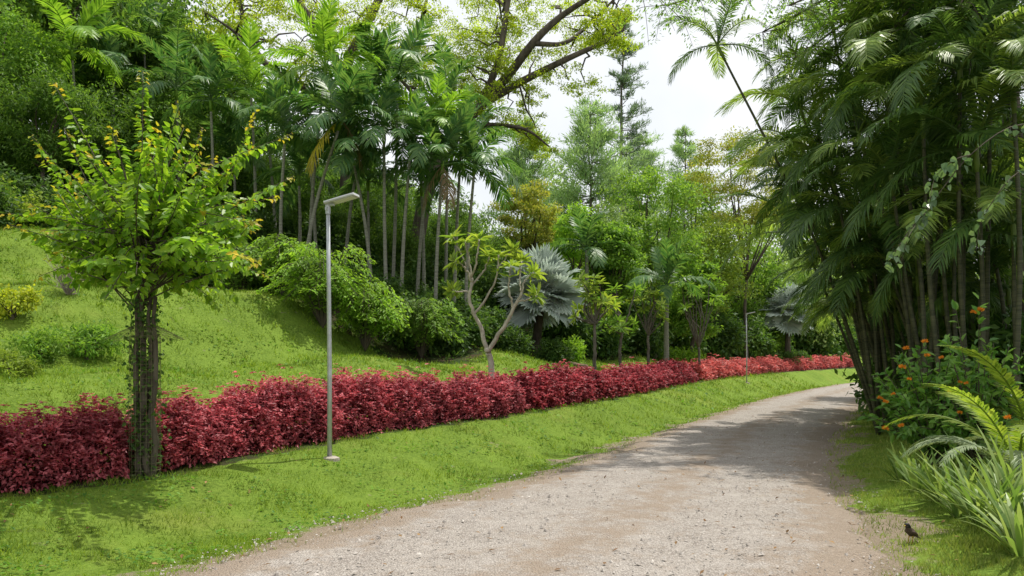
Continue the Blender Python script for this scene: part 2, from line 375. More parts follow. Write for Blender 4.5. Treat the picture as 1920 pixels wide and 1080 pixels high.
# ------------------------------------------------------------------ grass
def grass(name, n, xr, yr, hgt, wid, mat, label, cond, lean=.5):
    Y = np.exp(R.uniform(np.log(yr[0]), np.log(yr[1]), n)); X = R.uniform(0, 1, n)
    hw = .75*Y+1.0
    X = np.clip(-hw, xr[0], None)+X*(np.clip(hw, None, xr[1])-np.clip(-hw, xr[0], None))
    PP = np.stack([X, Y], 1); s, d, dl, dr, dh, db = masks(PP)
    k = cond(s, d, dl, dr, dh, db, PP)
    PP = PP[k]; n = len(PP); z = Hn(PP)
    sc = np.maximum(1, PP[:, 1]/9)
    tuft = 1+.5*vnoise(PP[:, 0], PP[:, 1], 3.1, 6)+.5*vnoise(PP[:, 0], PP[:, 1], 9.3, 2)+.35*vnoise(PP[:, 0], PP[:, 1], 17, 4)
    h = hgt*R.uniform(.5, 1.3, n)*sc**.5*tuft.clip(.2); w = wid*R.uniform(.7, 1.3, n)*sc
    a = R.uniform(0, 2*np.pi, n); S = np.stack([np.cos(a), np.sin(a), np.zeros(n)], 1)
    ld = rv(n); ld[:, 2] = 0
    b = np.column_stack([PP, z-.008])
    V = np.stack([b-S*w[:, None]*.5, b+S*w[:, None]*.5, b+ld*lean*h[:, None]+ZUP*h[:, None]], 1)
    mb = MB(); mb.add(V, np.arange(3*n).reshape(n, 3))
    tag(mb.build(name, mat), label, 'grass', kind='stuff')
rnd = lambda n: R.uniform(0, 1, n)
grass('verge_grass', 360000, (-12, 25), (4.6, 45), .05, .008, M['grass'], 'short mown green grass on the verge between road and red hedge',
      lambda s, d, dl, dr, dh, db, P: (dl > -.25) & (dh < .05) & (rnd(len(s)) > d*1.08) & (rnd(len(s)) < .72+.45*vnoise(P[:, 0], P[:, 1], 2.2, 9)), .8)
grass('lawn_grass', 340000, (-30, 12), (7.5, 42), .052, .011, M['grass'], 'bright lawn on the slope behind the red hedge',
      lambda s, d, dl, dr, dh, db, P: (dh > .6) & (db < 1.0) & (rnd(len(s)) > s*1.2) & (rnd(len(s)) < .8+.4*vnoise(P[:, 0], P[:, 1], 1.5, 3)), .8)
grass('roadside_grass', 150000, (1, 14), (4.6, 22), .048, .009, M['drygrass'], 'thin dry grass along the right edge of the road',
      lambda s, d, dl, dr, dh, db, P: (dr < .2) & (-dr < 3) & (rnd(len(s)) > np.maximum(s*.8, d)*1.08), .65)
n = 46000; Y = np.exp(R.uniform(np.log(4.8), np.log(30), n)); X = R.uniform(-1, 1, n)*(.75*Y+1); PP = np.stack([X, Y], 1); s_, d_, dl, dr, dh, db = masks(PP)
k_ = (dl > .1) & (db < .5) & ((dh < 0) | (dh > .8)) & (d_ < .4) & (vnoise(X, Y, 2.9, 11)+.6*vnoise(X, Y, 8, 3) > .2); PP = PP[k_]; n = len(PP); sc = np.maximum(1, PP[:, 1]/9)
mb = MB(); leaves(mb, np.column_stack([PP, Hn(PP)+R.uniform(.015, .05, n)]), rv(n)*np.array([1, 1, .4])+ZUP*.15, ZUP+rv(n)*.35, R.uniform(.025, .06, n)*sc, R.uniform(.015, .035, n)*sc)
tag(mb.build('lawn_weeds', M['weed']), 'small dark broad-leaved weeds growing through the grass', 'weeds', kind='stuff')
n = 90000; Y = np.exp(R.uniform(np.log(19), np.log(75), n)); X = R.uniform(-.85, .55, n)*Y; PP = np.stack([X, Y], 1); db, _ = sdist(PP, BED)
k_ = (db > .8+.8*vnoise(X, Y, 1.1, 4)) & (db < 26); PP = PP[k_]; n = len(PP); sc = PP[:, 1]/24
zz = Hn(PP)+R.uniform(0, .55, n)*sc*(.6+.5*vnoise(PP[:, 0], PP[:, 1], 1.6, 3)).clip(.1)
mb = MB(); leaves(mb, np.column_stack([PP, zz]), rv(n)+ZUP*.3, ZUP+rv(n)*.6, R.uniform(.14, .3, n)*sc, R.uniform(.06, .12, n)*sc)
tag(mb.build('ground_cover', M['under']), 'dark leafy ground cover under the palms on the hillside', 'ground cover', kind='stuff')

# ------------------------------------------------------------------ hedges
def hedge(name, label, y0, y1, w, h, per_m, lL, lW, mat, front=0.0):
    sm = spline(np.column_stack([HEDGE, np.zeros(len(HEDGE))]), 1800)[:, :2]
    sm = sm[(sm[:, 1] >= y0) & (sm[:, 1] <= y1)]
    s = np.concatenate([[0], np.cumsum(np.hypot(*np.diff(sm, axis=0).T))]); Ln = s[-1]
    T = nz(np.gradient(sm, axis=0)); NL = np.stack([-T[:, 1], T[:, 0]], 1)
    npl = int(Ln/.3)+3; hp = R.uniform(.76, 1.14, npl); wp = R.uniform(.82, 1.12, npl)
    ph = R.uniform(0, 6, 6)
    def surf(n, th0, th1, f):
        u = R.uniform(0, Ln, n); cx = np.interp(u, s, sm[:, 0]); cy = np.interp(u, s, sm[:, 1])
        n2 = nz(np.stack([np.interp(u, s, NL[:, 0]), np.interp(u, s, NL[:, 1])], 1))
        pi = u/.3; i0 = pi.astype(int); fr = pi-i0; fr = fr*fr*(3-2*fr); hh = h*(hp[i0]*(1-fr)+hp[i0+1]*fr)*(1+.09*np.sin(u*1.1+ph[3])); ww = w*(wp[i0]*(1-fr)+wp[i0+1]*fr)
        th = R.uniform(th0, th1, n); c_, s_ = np.cos(th), np.sin(th)
        lat = np.sign(c_)*np.abs(c_)**.9*ww*.5; zz = np.abs(s_)**.9*hh
        bump = 1+.06*np.sin(u*9+th*5+ph[0])+.09*np.sin(u*19-th*8+ph[1])+.11*np.sin(u*33+th*15+ph[2])*np.sin(u*13-th*6+ph[4])
        lat = lat*f*bump; zz = zz*(.4+.6*f)*bump
        endt = np.minimum(np.minimum(u, Ln-u)/.22, 1)**.5
        off = w*.5+front+lat*endt
        X = cx+n2[:, 0]*off; Yv = cy+n2[:, 1]*off
        z0 = Hn(np.stack([cx+n2[:, 0]*.3, cy+n2[:, 1]*.3], 1))
        out = np.column_stack([n2*(c_*np.ones(n))[:, None], s_])
        return np.column_stack([X, Yv, z0+.03+zz*(.6+.4*endt)]), out
    base = np.array([sm[0, 0], sm[0, 1], H(*sm[0])])
    root = thing(name, label, 'hedge', base)
    n = int(per_m*Ln)
    f = 1.05-np.abs(R.normal(0, .22, n))
    P, out = surf(n, -.02, np.pi+.02, f)
    mb = MB()
    leaves(mb, P, out*.5+rv(n)*.9, out*.4+ZUP*.8+rv(n)*.7, lL*R.uniform(.55, 1.35, n), lW*R.uniform(.7, 1.25, n), .25)
    ns = int(per_m*Ln*.055); Ps, os_ = surf(ns, .03*np.pi, .97*np.pi, np.ones(ns))
    up = R.uniform(0, .13, ns)*R.uniform(.2, 1.8, ns); kk = 7
    Pw = np.repeat(Ps+(os_*.6+ZUP*.55)*up[:, None], kk, 0); a = R.uniform(0, 2*np.pi, ns*kk)
    Dw = np.stack([np.cos(a), np.sin(a), R.uniform(-.2, .6, ns*kk)], 1)
    leaves(mb, Pw, Dw, np.tile(ZUP, (ns*kk, 1))+rv(ns*kk)*.4, lL*R.uniform(.7, 1.3, ns*kk), lW*R.uniform(.8, 1.2, ns*kk), .2)
    mb.build('foliage', mat, root, base)
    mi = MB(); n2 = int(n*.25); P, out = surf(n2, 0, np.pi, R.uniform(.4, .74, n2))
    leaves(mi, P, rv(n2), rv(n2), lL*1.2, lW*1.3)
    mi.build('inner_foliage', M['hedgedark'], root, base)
    ms = MB()
    for q in range(int(Ln*7)):
        Pq, _ = surf(1, 0, np.pi, np.array([.55])); b = Pq[0].copy(); b[2] = H(b[0], b[1])-.02
        tube(ms, curve(b, Pq[0]+R.normal(size=3)*.06, 4, .04), [.008, .007, .006, .004], 4)
    st_ = ms.build('stems', M['darkstem'], root, base); st_['kind'] = 'stuff'
    return root
hedge('red_hedge', 'short leafy crimson hedge at the far left, left of the wire-guarded tree', 5.0, 8.45, 1.05, .74, 7200, .053, .032, M['hedge'])
hedge('red_hedge', 'long crimson leafy hedge running behind the nearest lamp post', 8.62, 15.6, 1.05, .75, 7200, .055, .033, M['hedge'])
hedge('red_hedge', 'darker red stretch of hedge beyond the forked frangipani', 15.65, 31.5, 1.0, .66, 3400, .083, .05, M['hedgemid'])
hedge('red_hedge', 'far pinkish red hedge around the distant lamp post', 31.8, 60, 1.3, .68, 950, .14, .085, M['hedgefar'])

# ------------------------------------------------------------------ broadleaf trees
def clump_leaves(mb, C, rad, per, Ln, Wd, up=.6, shell=.5, droop=.2):
    C = np.asarray(C, float); n = len(C); rad = np.broadcast_to(np.asarray(rad, float), (n, 3))
    idx = np.repeat(np.arange(n), per); m_ = len(idx)
    d = rv(m_); rr = R.uniform(0, 1, m_)**shell*R.choice([1, 1, 1.25], m_)
    P = C[idx]+d*rad[idx]*rr[:, None]
    leaves(mb, P, d*.6+rv(m_)*.8-ZUP*droop, ZUP*up+d*.3+rv(m_)*.6, Ln*R.uniform(.6, 1.3, m_), Wd*R.uniform(.7, 1.3, m_))
def broad(name, label, cat, base, Ht, cr, ncl, per, lL, lW, mat, bark=None, tr=.16, fork=.4, csz=.38, flat=.65, group=None, lean=(0, 0), up=.6, trunks=1, nl=14, droop=.2):
    bark = bark or M['bark']; base = np.asarray(base, float); cr = np.asarray(cr, float)
    cc = base+np.array([lean[0], lean[1], Ht-cr[2]])
    d = rv(ncl); rr = R.uniform(.2, 1, ncl)**.5
    C = cc+d*cr*rr[:, None]*.86
    rad = (cr.mean()*csz*R.uniform(.6, 1.25, ncl))[:, None]*np.array([1, 1, flat])
    root = thing(name, label, cat, base, 0, group)
    mt = MB()
    for q in range(trunks):
        b0 = base-ZUP*.15
        fk = base+np.array([lean[0]*.35+R.normal()*.05*Ht*(trunks > 1), lean[1]*.35+R.normal()*.05*Ht*(trunks > 1), Ht*fork])
        tube(mt, curve(b0, fk, 7, .02), np.linspace(tr*1.15, tr*.72, 7), 8)
        for j in range(nl):
            t = C[(q*nl+j) % ncl]
            mid = fk+(t-fk)*.5+ZUP*.04*Ht+R.normal(size=3)*.03*Ht
            tube(mt, spline([fk, mid, t], 8), np.linspace(tr*.5, tr*.08, 8), 5)
    mt.build('trunk', bark, root, base, True)
    mc = MB(); clump_leaves(mc, C, rad, per, lL, lW, up, .5, droop)
    mc.build('crown', mat, root, base)
    return root
def shrub(name, label, base, cr, ncl, per, lL, lW, mat, group=None, csz=.42, up=.6, cat='shrub', tr=.03, droop=.2):
    base = np.asarray(base, float)
    root = broad(name, label, cat, base, cr[2]*2*.93, cr, ncl, per, lL, lW, mat, M['bark'], tr, .15, csz, .8, group, up=up, trunks=3, nl=5, droop=droop)
    root.children[0].name = 'stems'; root.children[1].name = 'foliage'
    return root

# dark wood on the left hillside
protos = [broad('forest_tree', 'x', 'tree', (0, 0, 0), 11, (3.6, 3.6, 4.6), 50, 300, .27, .13, M['forest'], tr=.2, fork=.3, csz=.3),
          broad('forest_tree', 'x', 'tree', (0, 0, 0), 12, (3.0, 3.0, 5.2), 46, 300, .24, .11, M['forest2'], tr=.18, fork=.3, csz=.32),
          broad('forest_tree', 'x', 'tree', (0, 0, 0), 9, (3.8, 3.8, 3.9), 48, 300, .32, .09, M['forest'], tr=.16, fork=.25, csz=.3)]
used = set()
spots = [(-130,30,0),(-40,32,2),(40,29,0),(110,34,1),(170,38,0),(230,33,2),(300,40,1),(360,36,0),(420,44,2),(480,38,0),(20,40,1),(-90,42,0),(150,48,2),(270,50,1),(390,54,0),(560,42,2),(620,46,0),(700,40,2),(780,44,0),(860,46,2),(-60,24,2),(30,25.5,1),(80,24.5,2),(300,29,2),(430,30,0),(520,33,2),(600,34,0),(680,33,2),(740,35,0),(810,36,2),(870,38,0),(250,27,0),(480,30,2),(560,29.5,0),(640,30,2),(720,30.5,0),(790,31,2),(860,32,0),(920,36,2)]
for q, (px, Y, k) in enumerate(spots):
    b = gp(px, Y); b[2] -= .2
    s = R.uniform(.9, 1.15)*(1.0 if px < 400 else .58)
    if Y < 28: s *= .5
    elif Y < 32.5 and px > 440: s = .4
    elif Y < 30.5 and px > 200: s = .5
    elif Y < 39 and px > 500: s = .5
    lab = ['broad dark green tree in the thick wood covering the left hillside', 'lighter green tall tree in the wood on the left hillside', 'low spreading dark tree in the shaded wood behind the palms'][k]
    grp = ['dark broad trees of the hillside wood', 'lighter tall trees of the hillside wood', 'low spreading trees of the hillside wood'][k]
    if k not in used:
        o = protos[k]; used.add(k); o.location = tuple(b); o.scale = (s,)*3; o.rotation_euler.z = R.uniform(0, 6); o['label'] = lab; o['group'] = grp
    else: dup(protos[k], b, R.uniform(0, 6), s, lab, grp)
broad('broadleaf_tree', 'loose light green tree at the top left corner, leaning in from outside the view', 'tree', gp(-150, 18.5), 9.5, (2.9, 2.9, 2.4), 34, 110, .2, .1, M['forest2'], tr=.15, fork=.45, csz=.24, lean=(.8, -.3))
# far wood as one mass
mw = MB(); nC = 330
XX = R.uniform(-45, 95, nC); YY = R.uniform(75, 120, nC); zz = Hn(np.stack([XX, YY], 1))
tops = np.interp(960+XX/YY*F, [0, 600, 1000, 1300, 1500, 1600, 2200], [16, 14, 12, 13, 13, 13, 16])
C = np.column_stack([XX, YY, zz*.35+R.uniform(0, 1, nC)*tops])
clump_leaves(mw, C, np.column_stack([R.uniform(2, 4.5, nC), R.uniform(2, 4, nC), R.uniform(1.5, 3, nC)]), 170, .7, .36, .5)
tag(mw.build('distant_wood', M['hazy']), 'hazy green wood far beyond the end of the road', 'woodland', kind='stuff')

# understory shrubs
up0 = None
US = [(-20,21.5,1.0),(60,22.5,.9),(-60,19.5,.8),(320,24,.9),(390,22.5,.95),(440,21.8,.9),(480,23,.9),(540,23.5,.8),(650,22.3,.75),(720,22.3,.85),(770,22.2,.85),(820,22.6,.85),(870,24,.9),(910,25.5,.9),(560,25.5,.75),(760,26,.8),(850,27,.9),(640,27,.8),(930,29,1.2),(1060,32,1.2),(1120,34,1.3),(1190,37,1.4),(250,26,1.2),(150,27,1.2),(70,28,1.3),(1260,41,1.5),(1330,45,1.5),(1400,49,1.6),(1450,53,1.7),(1520,62,2.0),(1570,66,2.2),(1620,70,2.4),(1000,33,1.4),(940,34,1.6),(1100,38,1.7),(1160,42,1.9),(1040,40,1.8),(1230,46,2.0),(1290,50,2.2),(1360,54,2.2),(1480,62,2.4),(950,25.4,.6),(1035,26.2,.6),(470,26,.9),(600,29,1.0),(700,29.5,1.1),(800,30,1.2),(520,29,1.1),(380,27,1.1),(680,25,.7),(330,21.5,.7),(260,22.5,.8),(1474,50.5,.8),(1446,49,.7),(1496,53,.8)]
for px, Y, s in US:
    b = gp(px, Y); b[2] -= .1
    lab = 'dark leafy shrub in the shaded planting under the hillside palms'; grp = 'dark shrubs under the hillside palms'
    if px > 940: lab, grp = 'dark green shrub in the planted bed behind the far hedge', 'dark shrubs behind the far hedge'
    if px < 200: lab, grp = 'dark shrub at the wood edge on the far left slope', 'dark shrubs at the left wood edge'
    if up0 is None: up0 = shrub('leafy_shrub', lab, (0, 0, 0), (1.25, 1.15, 1.0), 26, 190, .19, .08, M['under'], grp); up0.location = tuple(b); up0.scale = (s,)*3
    else: dup(up0, b, R.uniform(0, 6), s*R.uniform(.85, 1.1), lab, grp)

# light arching shrubs
def arching(label, base, w, h, n, mat):
    base = np.asarray(base, float); root = thing('arching_shrub', label, 'shrub', base)
    mt, ml = MB(), MB()
    for q in range(n):
        a = R.uniform(0, 2*np.pi); rr = w*R.uniform(.35, 1); hh = h*R.uniform(.45, 1)
        tip = base+np.array([np.cos(a)*rr, np.sin(a)*rr, hh*R.uniform(.55, .95)]); mid = base+np.array([np.cos(a)*rr*.5, np.sin(a)*rr*.5, hh])
        Pc = spline([base, mid, tip], 14); tube(mt, Pc, np.linspace(.014, .004, 14), 4)
        k = 90; u = R.uniform(.2, 1, k); Pk = np.stack([np.interp(u, np.linspace(0, 1, 14), Pc[:, c]) for c in range(3)], 1)
        T = nz(Pc[-1]-Pc[6]); side = nz(np.cross(T, ZUP)); sg = R.choice([-1, 1], k)[:, None]
        Pk = Pk+side*sg*R.uniform(0, .16, k)[:, None]+rv(k)*.05
        leaves(ml, Pk, T*.6+side*sg*.9+rv(k)*.3-ZUP*.15, np.tile(ZUP, (k, 1))+rv(k)*.35, R.uniform(.08, .15, k), R.uniform(.035, .06, k))
    mt.build('stems', M['bark'], root, base); ml.build('foliage', mat, root, base)
    return root
arching('pale green arching shrub right beside the nearest lamp post', gp(605, 19.3), 1.6, 2.1, 85, M['arch'])
arching('pale green arching shrub right of the lamp post, leaning over the bare soil', gp(685, 19.7), 1.25, 1.85, 70, M['arch'])
arching('mid green feathery shrub on the slope below the palm trunks', gp(790, 21), 1.2, 1.7, 65, M['mid'])
arching('light green feathery shrub nearest the left palm trunks', gp(530, 20.4), 1.1, 1.6, 55, M['arch'])
arching('mid green feathery shrub between the guarded tree and the pale shrubs', gp(450, 20.4), 1.2, 1.5, 55, M['mid'])
shrub('yellow_shrub', 'bright yellow shrub on the lawn at the far left edge', gp(25, 13.4), (.5, .5, .32), 18, 90, .07, .04, M['yellow'])
shrub('olive_shrub', 'low olive green shrub behind the wire-guarded tree', gp(200, 16.5), (.55, .5, .42), 16, 90, .09, .05, M['olive'])
shrub('round_bush', 'rounded light green bush left of the bare twiggy shrub', gp(70, 12.4), (.5, .45, .3), 16, 130, .09, .025, M['mid'])
shrub('round_bush', 'low dark green mound of foliage on the lawn left of the guarded tree', gp(165, 13.2), (.6, .5, .36), 16, 130, .1, .03, M['forest2'])
shrub('round_bush', 'grassy mound on the lawn directly behind the far left hedge', gp(20, 11.0), (.45, .4, .22), 14, 120, .09, .02, M['olive'])
shrub('yellow_shrub', 'pale yellow-green shrub high on the left slope', gp(15, 21), (.9, .8, .9), 18, 100, .13, .07, M['olive'])
shrub('leafy_shrub', 'sunlit yellow-green shrub near the foot of the silver fan palm', gp(1075, 28), (.8, .7, .55), 16, 110, .13, .06, M['arch'])
shrub('leafy_shrub', 'sunlit green shrub behind the dark maroon hedge', gp(1280, 38), (1.2, .9, .6), 18, 110, .17, .08, M['arch'])
shrub('leafy_shrub', 'bright green shrub behind the far lamp post', gp(1430, 52), (1.8, 1.3, 1.1), 22, 150, .2, .09, M['arch'])
shrub('leafy_shrub', 'rounded green shrub at the bend of the road', gp(1520, 65), (1.5, 1.1, .7), 22, 120, .2, .1, M['forest2'])
b = gp(128, 15); root = thing('twiggy_shrub', 'bare grey twiggy shrub on the left lawn', 'shrub', b); mt = MB()
for q in range(46):
    d = nz(np.array([R.normal(), R.normal(), 1.3+abs(R.normal())])); tp = b+d*R.uniform(.35, .85)
    Pc = curve(b, tp, 5, .06); tube(mt, Pc, np.linspace(.01, .003, 5), 4)
    for w in range(4):
        s0 = Pc[2+w % 3]; tube(mt, curve(s0, s0+nz(d+rv(1)[0]*.8)*R.uniform(.1, .3), 4, .06), [.005, .004, .003, .002], 3)
mt.build('branches', M['twig'], root, b)

# ------------------------------------------------------------------ palms
def frond_mesh(name, Ln, a0, a1, n, ll, lw, vee, droop, mat, bend=1.2, jit=.12, petiole=.12):
    k = 15; s = np.linspace(0, 1, k); ang = np.radians(a0+(a1-a0)*s**bend)
    dP = np.stack([np.cos(ang), np.zeros(k), np.sin(ang)], 1)*Ln/(k-1)
    P = np.concatenate([[np.zeros(3)], np.cumsum(dP[:-1], 0)])
    mb = MB(); tube(mb, P, np.linspace(.011*Ln, .002*Ln, k), 5)
    si = np.linspace(petiole, .99, n)
    for sg in (-1, 1):
        q = np.clip(si+R.normal(size=n)*.004, 0, 1)
        B = np.stack([np.interp(q, s, P[:, c]) for c in range(3)], 1)
        an = np.interp(q, s, ang); T = np.stack([np.cos(an), 0*an, np.sin(an)], 1); U = np.stack([-np.sin(an), 0*an, np.cos(an)], 1)
        prof = np.clip(np.sin(np.pi*np.clip(.1+.86*(q-petiole)/(1-petiole), 0, 1)), .12, 1)**.6
        le = ll*prof*R.uniform(.88, 1.1, n)
        fw = .35+1.0*q
        D = nz(T*fw[:, None]+np.array([0, sg, 0])+U*vee+R.normal(size=(n, 3))*jit)
        Wv = nz(T-(T*D).sum(1, keepdims=True)*D)
        w = lw*R.uniform(.8, 1.15, n)[:, None]*np.clip(prof, .5, 1)[:, None]
        le = le[:, None]
        m1 = B+D*le*.5-ZUP*le*droop*.2; tp = B+D*le*.93-ZUP*le*droop*R.uniform(.6, 1.3, (n, 1))
        V = np.stack([B-Wv*w*.25, B+Wv*w*.25, m1+Wv*w*.5, m1-Wv*w*.5, tp], 1)
        i = np.arange(n)[:, None]*5
        mb.add(V, i+np.array([[0, 1, 2, 3]])); mb.f.append(mb.n-5*n+i+np.array([[3, 2, 4]]))
    return mb.mesh(name, mat)
FR = {}
for key, mt_ in (('d', M['palm']), ('l', M['palmlite'])):
    FR[key] = [frond_mesh('frond', 1.9, 82, 40, 28, .55, .078, .25, .12, mt_), frond_mesh('frond', 2.0, 62, -15, 30, .6, .08, .2, .25, mt_),
               frond_mesh('frond', 2.0, 38, -50, 30, .6, .08, .1, .35, mt_), frond_mesh('frond', 1.9, 10, -75, 28, .55, .078, 0, .4, mt_)]
FRY = frond_mesh('frond', 1.9, -40, -88, 26, .5, .07, 0, .45, M['palmyel'])
FRD = frond_mesh('frond', 1.5, -50, -89, 20, .4, .055, 0, .6, M['palmdead'])
CF = [frond_mesh('frond', 2.4, 78, 20, 54, .52, .042, .35, .2, M['cane']), frond_mesh('frond', 2.6, 58, -40, 58, .57, .043, .3, .3, M['cane']),
      frond_mesh('frond', 2.6, 35, -70, 58, .57, .043, .25, .4, M['cane']), frond_mesh('frond', 2.4, 5, -85, 54, .52, .042, .15, .45, M['cane']),
      frond_mesh('frond', 2.5, 45, -60, 56, .57, .043, .3, .35, M['canelite'])]
def palm(name, label, base, top, r, fronds, n=10, scale=1, group=None, trunkmat=None, shaft=True, bow=.03, extra=None, lo=0):
    base = np.asarray(base, float); top = np.asarray(top, float)
    root = thing(name, label, 'palm tree', base, 0, group)
    mid = (base+top)/2+np.array([(base-top)[0], (base-top)[1], 0])*.12+np.array([R.normal(), R.normal(), 0])*bow
    Pc = spline([base-ZUP*.15, mid, top], 16)
    mt = MB(); tube(mt, Pc, np.linspace(r*1.25, r*.75, 16), 8); mt.build('trunk', trunkmat or M['palmtrunk'], root, base, True)
    loc = top-base
    if shaft:
        ms = MB(); T = nz(Pc[-1]-Pc[-2]); tube(ms, [top-T*.35, top-T*.2, top, top+T*.12], [r*.8, r*1.2, r*1.05, r*.5], 8)
        ms.build('crownshaft', M['palmlite'] if not trunkmat else M['canelite'], root, base, True)
    y0 = R.uniform(0, 6.28)
    for q in range(n):
        v = min(int(lo+q*4/n), 3); yaw = y0+q*2.4+R.normal()*.2
        me = fronds[v]
        if len(fronds) > 4 and R.uniform() < .3: me = fronds[4]
        mx = Matrix.Translation(loc)@Matrix.Rotation(yaw, 4, 'Z')@Matrix.Rotation(R.normal()*.12, 4, 'Y')@Matrix.Rotation(R.normal()*.15, 4, 'X')@Matrix.Scale(scale*R.uniform(.85, 1.12), 4)
        part('frond', me, root, mx)
    for me, yaw in (extra or []):
        f = part('frond', me, root, Matrix.Translation(loc)@Matrix.Rotation(yaw, 4, 'Z')@Matrix.Scale(scale, 4))
        if me is FRY: f['label'] = 'yellowing frond hanging down'
        if me is FRD: f['label'] = 'dead brown frond hanging down'
    return root
GL = 'slender grey-trunked feather palm in the dense row on the hillside'; GG = 'feather palms on the hillside'
HP = [
 (135,95,150,27,'l',1.3,'tallest light green feather palm at the upper left above the wood'),
 (215,130,210,30,'d',1.2,None),(330,170,335,28,'d',1.2,'feather palm standing alone behind the top of the guarded tree'),
 (395,190,400,26,'d',1.0,None),(470,165,480,27,'l',1.1,'feather palm with light green upright fronds left of the leaning trunk'),
 (535,250,528,24,'d',1.0,'feather palm with a straight pale trunk left of the leaning palm'),
 (610,130,575,25,'l',1.2,'tall feather palm with light green crown at the top of the row'),
 (640,225,560,23.5,'d',1.1,'feather palm with a pale trunk leaning right and one yellow frond'),
 (575,230,595,26,'d',1.05,None),(700,170,640,26.5,'d',1.15,None),(745,150,735,26,'d',1.2,'tall dark feather palm near the middle of the hillside row'),
 (720,250,725,24,'d',1.0,None),(770,275,750,24,'d',1.05,None),(815,250,780,25.5,'l',1.05,'feather palm with yellowish green fronds right of the middle of the row'),(830,310,815,24,'d',1.05,'feather palm with hanging dead fronds above the dark shrubs'),
 (865,270,850,26,'d',1.05,None),(890,310,872,25,'d',1.05,'rightmost feather palm of the hillside row with drooping crown'),(660,290,700,24.2,'d',.95,None),(840,190,835,29,'d',1.1,None),
 (500,230,520,28,'d',1.0,None),(60,150,70,29,'l',1.2,None),(270,80,280,33,'d',1.3,None),(560,330,560,27,'d',1.0,None),(690,340,690,27.5,'d',1.0,None),(790,350,795,27,'d',1.0,None),(440,300,440,28,'d',1.0,None)]
for q, (cx, cy, bx, Y, key, sc, lab) in enumerate(HP):
    b = gp(bx, Y); t = at(cx, cy, Y-.3)
    ex = []
    if lab and 'yellow frond' in lab: ex = [(FRY, 3.8), (FRD, .4)]
    if lab and 'dead' in lab: ex = [(FRD, 3.5), (FRD, 5.2)]
    palm('feather_palm', lab or GL, b, t, .055, FR[key], n=12, scale=sc, group=None if lab else GG, extra=ex)
palm('feather_palm', 'small dark feather palm behind the maroon hedge, right of the silver fan palm', gp(1250, 30), at(1250, 535, 30), .1, FR['d'], n=13, scale=1.0, shaft=False)
palm('feather_palm', 'low dark feather palm behind the first silver fan palm', gp(1100, 33), at(1100, 470, 33), .1, FR['d'], n=12, scale=1.2, shaft=False)

# silver fan palms
def fan_mesh():
    mb = MB(); pt = .7; tube(mb, [[0, 0, 0], [pt*.5, 0, .05], [pt, 0, 0]], [.035, .025, .02], 5)
    ns = 34; a = np.radians(np.linspace(-140, 140, ns)); da = a[1]-a[0]; Rr = 1.0*R.uniform(.93, 1.04, ns)*(1-.1*np.abs(a)/2.4)
    c = np.array([pt, 0, 0.0])
    for q in range(ns):
        d = np.array([np.cos(a[q]), np.sin(a[q]), 0]); s = np.array([-np.sin(a[q]), np.cos(a[q]), 0])
        cup = lambda r: ZUP*(.28*r*r*(.4+.6*abs(a[q])/2.4))
        w = .76*np.tan(da/2)*.98
        mid = c+d*.76*Rr[q]+cup(.76); tip = c+d*Rr[q]+cup(1.)-ZUP*.1*R.uniform(0, 2)
        V = [c, mid-s*w-ZUP*.03, mid+ZUP*.028, mid+s*w-ZUP*.03, tip]
        mb.add(V, [[0, 1, 2], [0, 2, 3], [1, 4, 2], [2, 4, 3]])
    return mb.mesh('fan_leaf', M['silver'])
FM = [fan_mesh() for _ in range(3)]
def fanpalm(label, base, top, sc, n):
    base = np.asarray(base); root = thing('silver_fan_palm', label, 'palm tree', base)
    mt = MB(); tube(mt, curve(base-ZUP*.1, top, 6, .01), np.array([.26, .2, .18, .17, .17, .15])*sc/1.2, 10); mt.build('trunk', M['bark'], root, base, True)
    for q in range(n):
        yaw = q*2.399; el = np.radians(84-140*(q+.5)/n)
        mx = Matrix.Translation(top-base)@Matrix.Rotation(yaw, 4, 'Z')@Matrix.Rotation(-el, 4, 'Y')@Matrix.Rotation(R.normal()*.3, 4, 'X')@Matrix.Scale(sc*R.uniform(.85, 1.08), 4)
        part('fan_leaf', FM[q % 3], root, mx)
    return root
fanpalm('large silver-blue fan palm behind the forked frangipani', gp(1005, 27.5), at(1015, 552, 27.5), 1.1, 36)
fanpalm('distant silver fan palm behind the far lamp post', gp(1476, 51), at(1478, 585, 51), 1.25, 30)

# right cane palms
CR = [(1530,230,15.5,1720),(1590,130,15,1730),(1640,60,14,1760),(1500,350,16,1740),(1560,330,14.5,1720),(1610,250,13.5,1750),(1660,170,13,1770),(1720,90,13,1790),(1780,30,12.5,1800),(1560,440,16,1730),(1610,400,14,1760),(1670,330,12.5,1780),(1730,220,12,1800),(1800,130,11.5,1830),(1860,60,12,1850),(1900,170,11,1870),(1830,280,11.5,1850),(1760,350,12.5,1810),(1900,20,13,1880),(1690,450,14,1770),(1590,520,17,1720),(1850,420,13,1850),(1700,0,15,1780),(1560,40,16,1750),(1500,440,18,1720),
      (1720,520,13.5,1780),(1790,450,12.5,1820),(1840,530,13,1850),(1900,420,11.5,1890),(1650,540,15,1740),(1760,560,14.5,1790),(1890,540,13.5,1890),(1500,200,17,1720),(1505,280,17.5,1720),(1560,280,15.5,1700),(1620,340,15,1720),(1540,380,16.5,1700)]
for cx, cy, Y, bx in CR:
    bx = cx+.5*(bx-cx)+15+R.normal()*14
    bx = max(bx, 1648 if Y > 14.2 else 1690)
    b = gp(bx, Y+R.normal()*.4)
    palm('cane_palm', 'dark-stemmed cane palm in the dense clump right of the road', b, at(cx, cy, Y), .035, CF, n=9, scale=.86*R.uniform(.85, 1.12), group='cane palms of the dense clump right of the road', trunkmat=M['canestem'], bow=.12, lo=R.uniform(.1, .9))
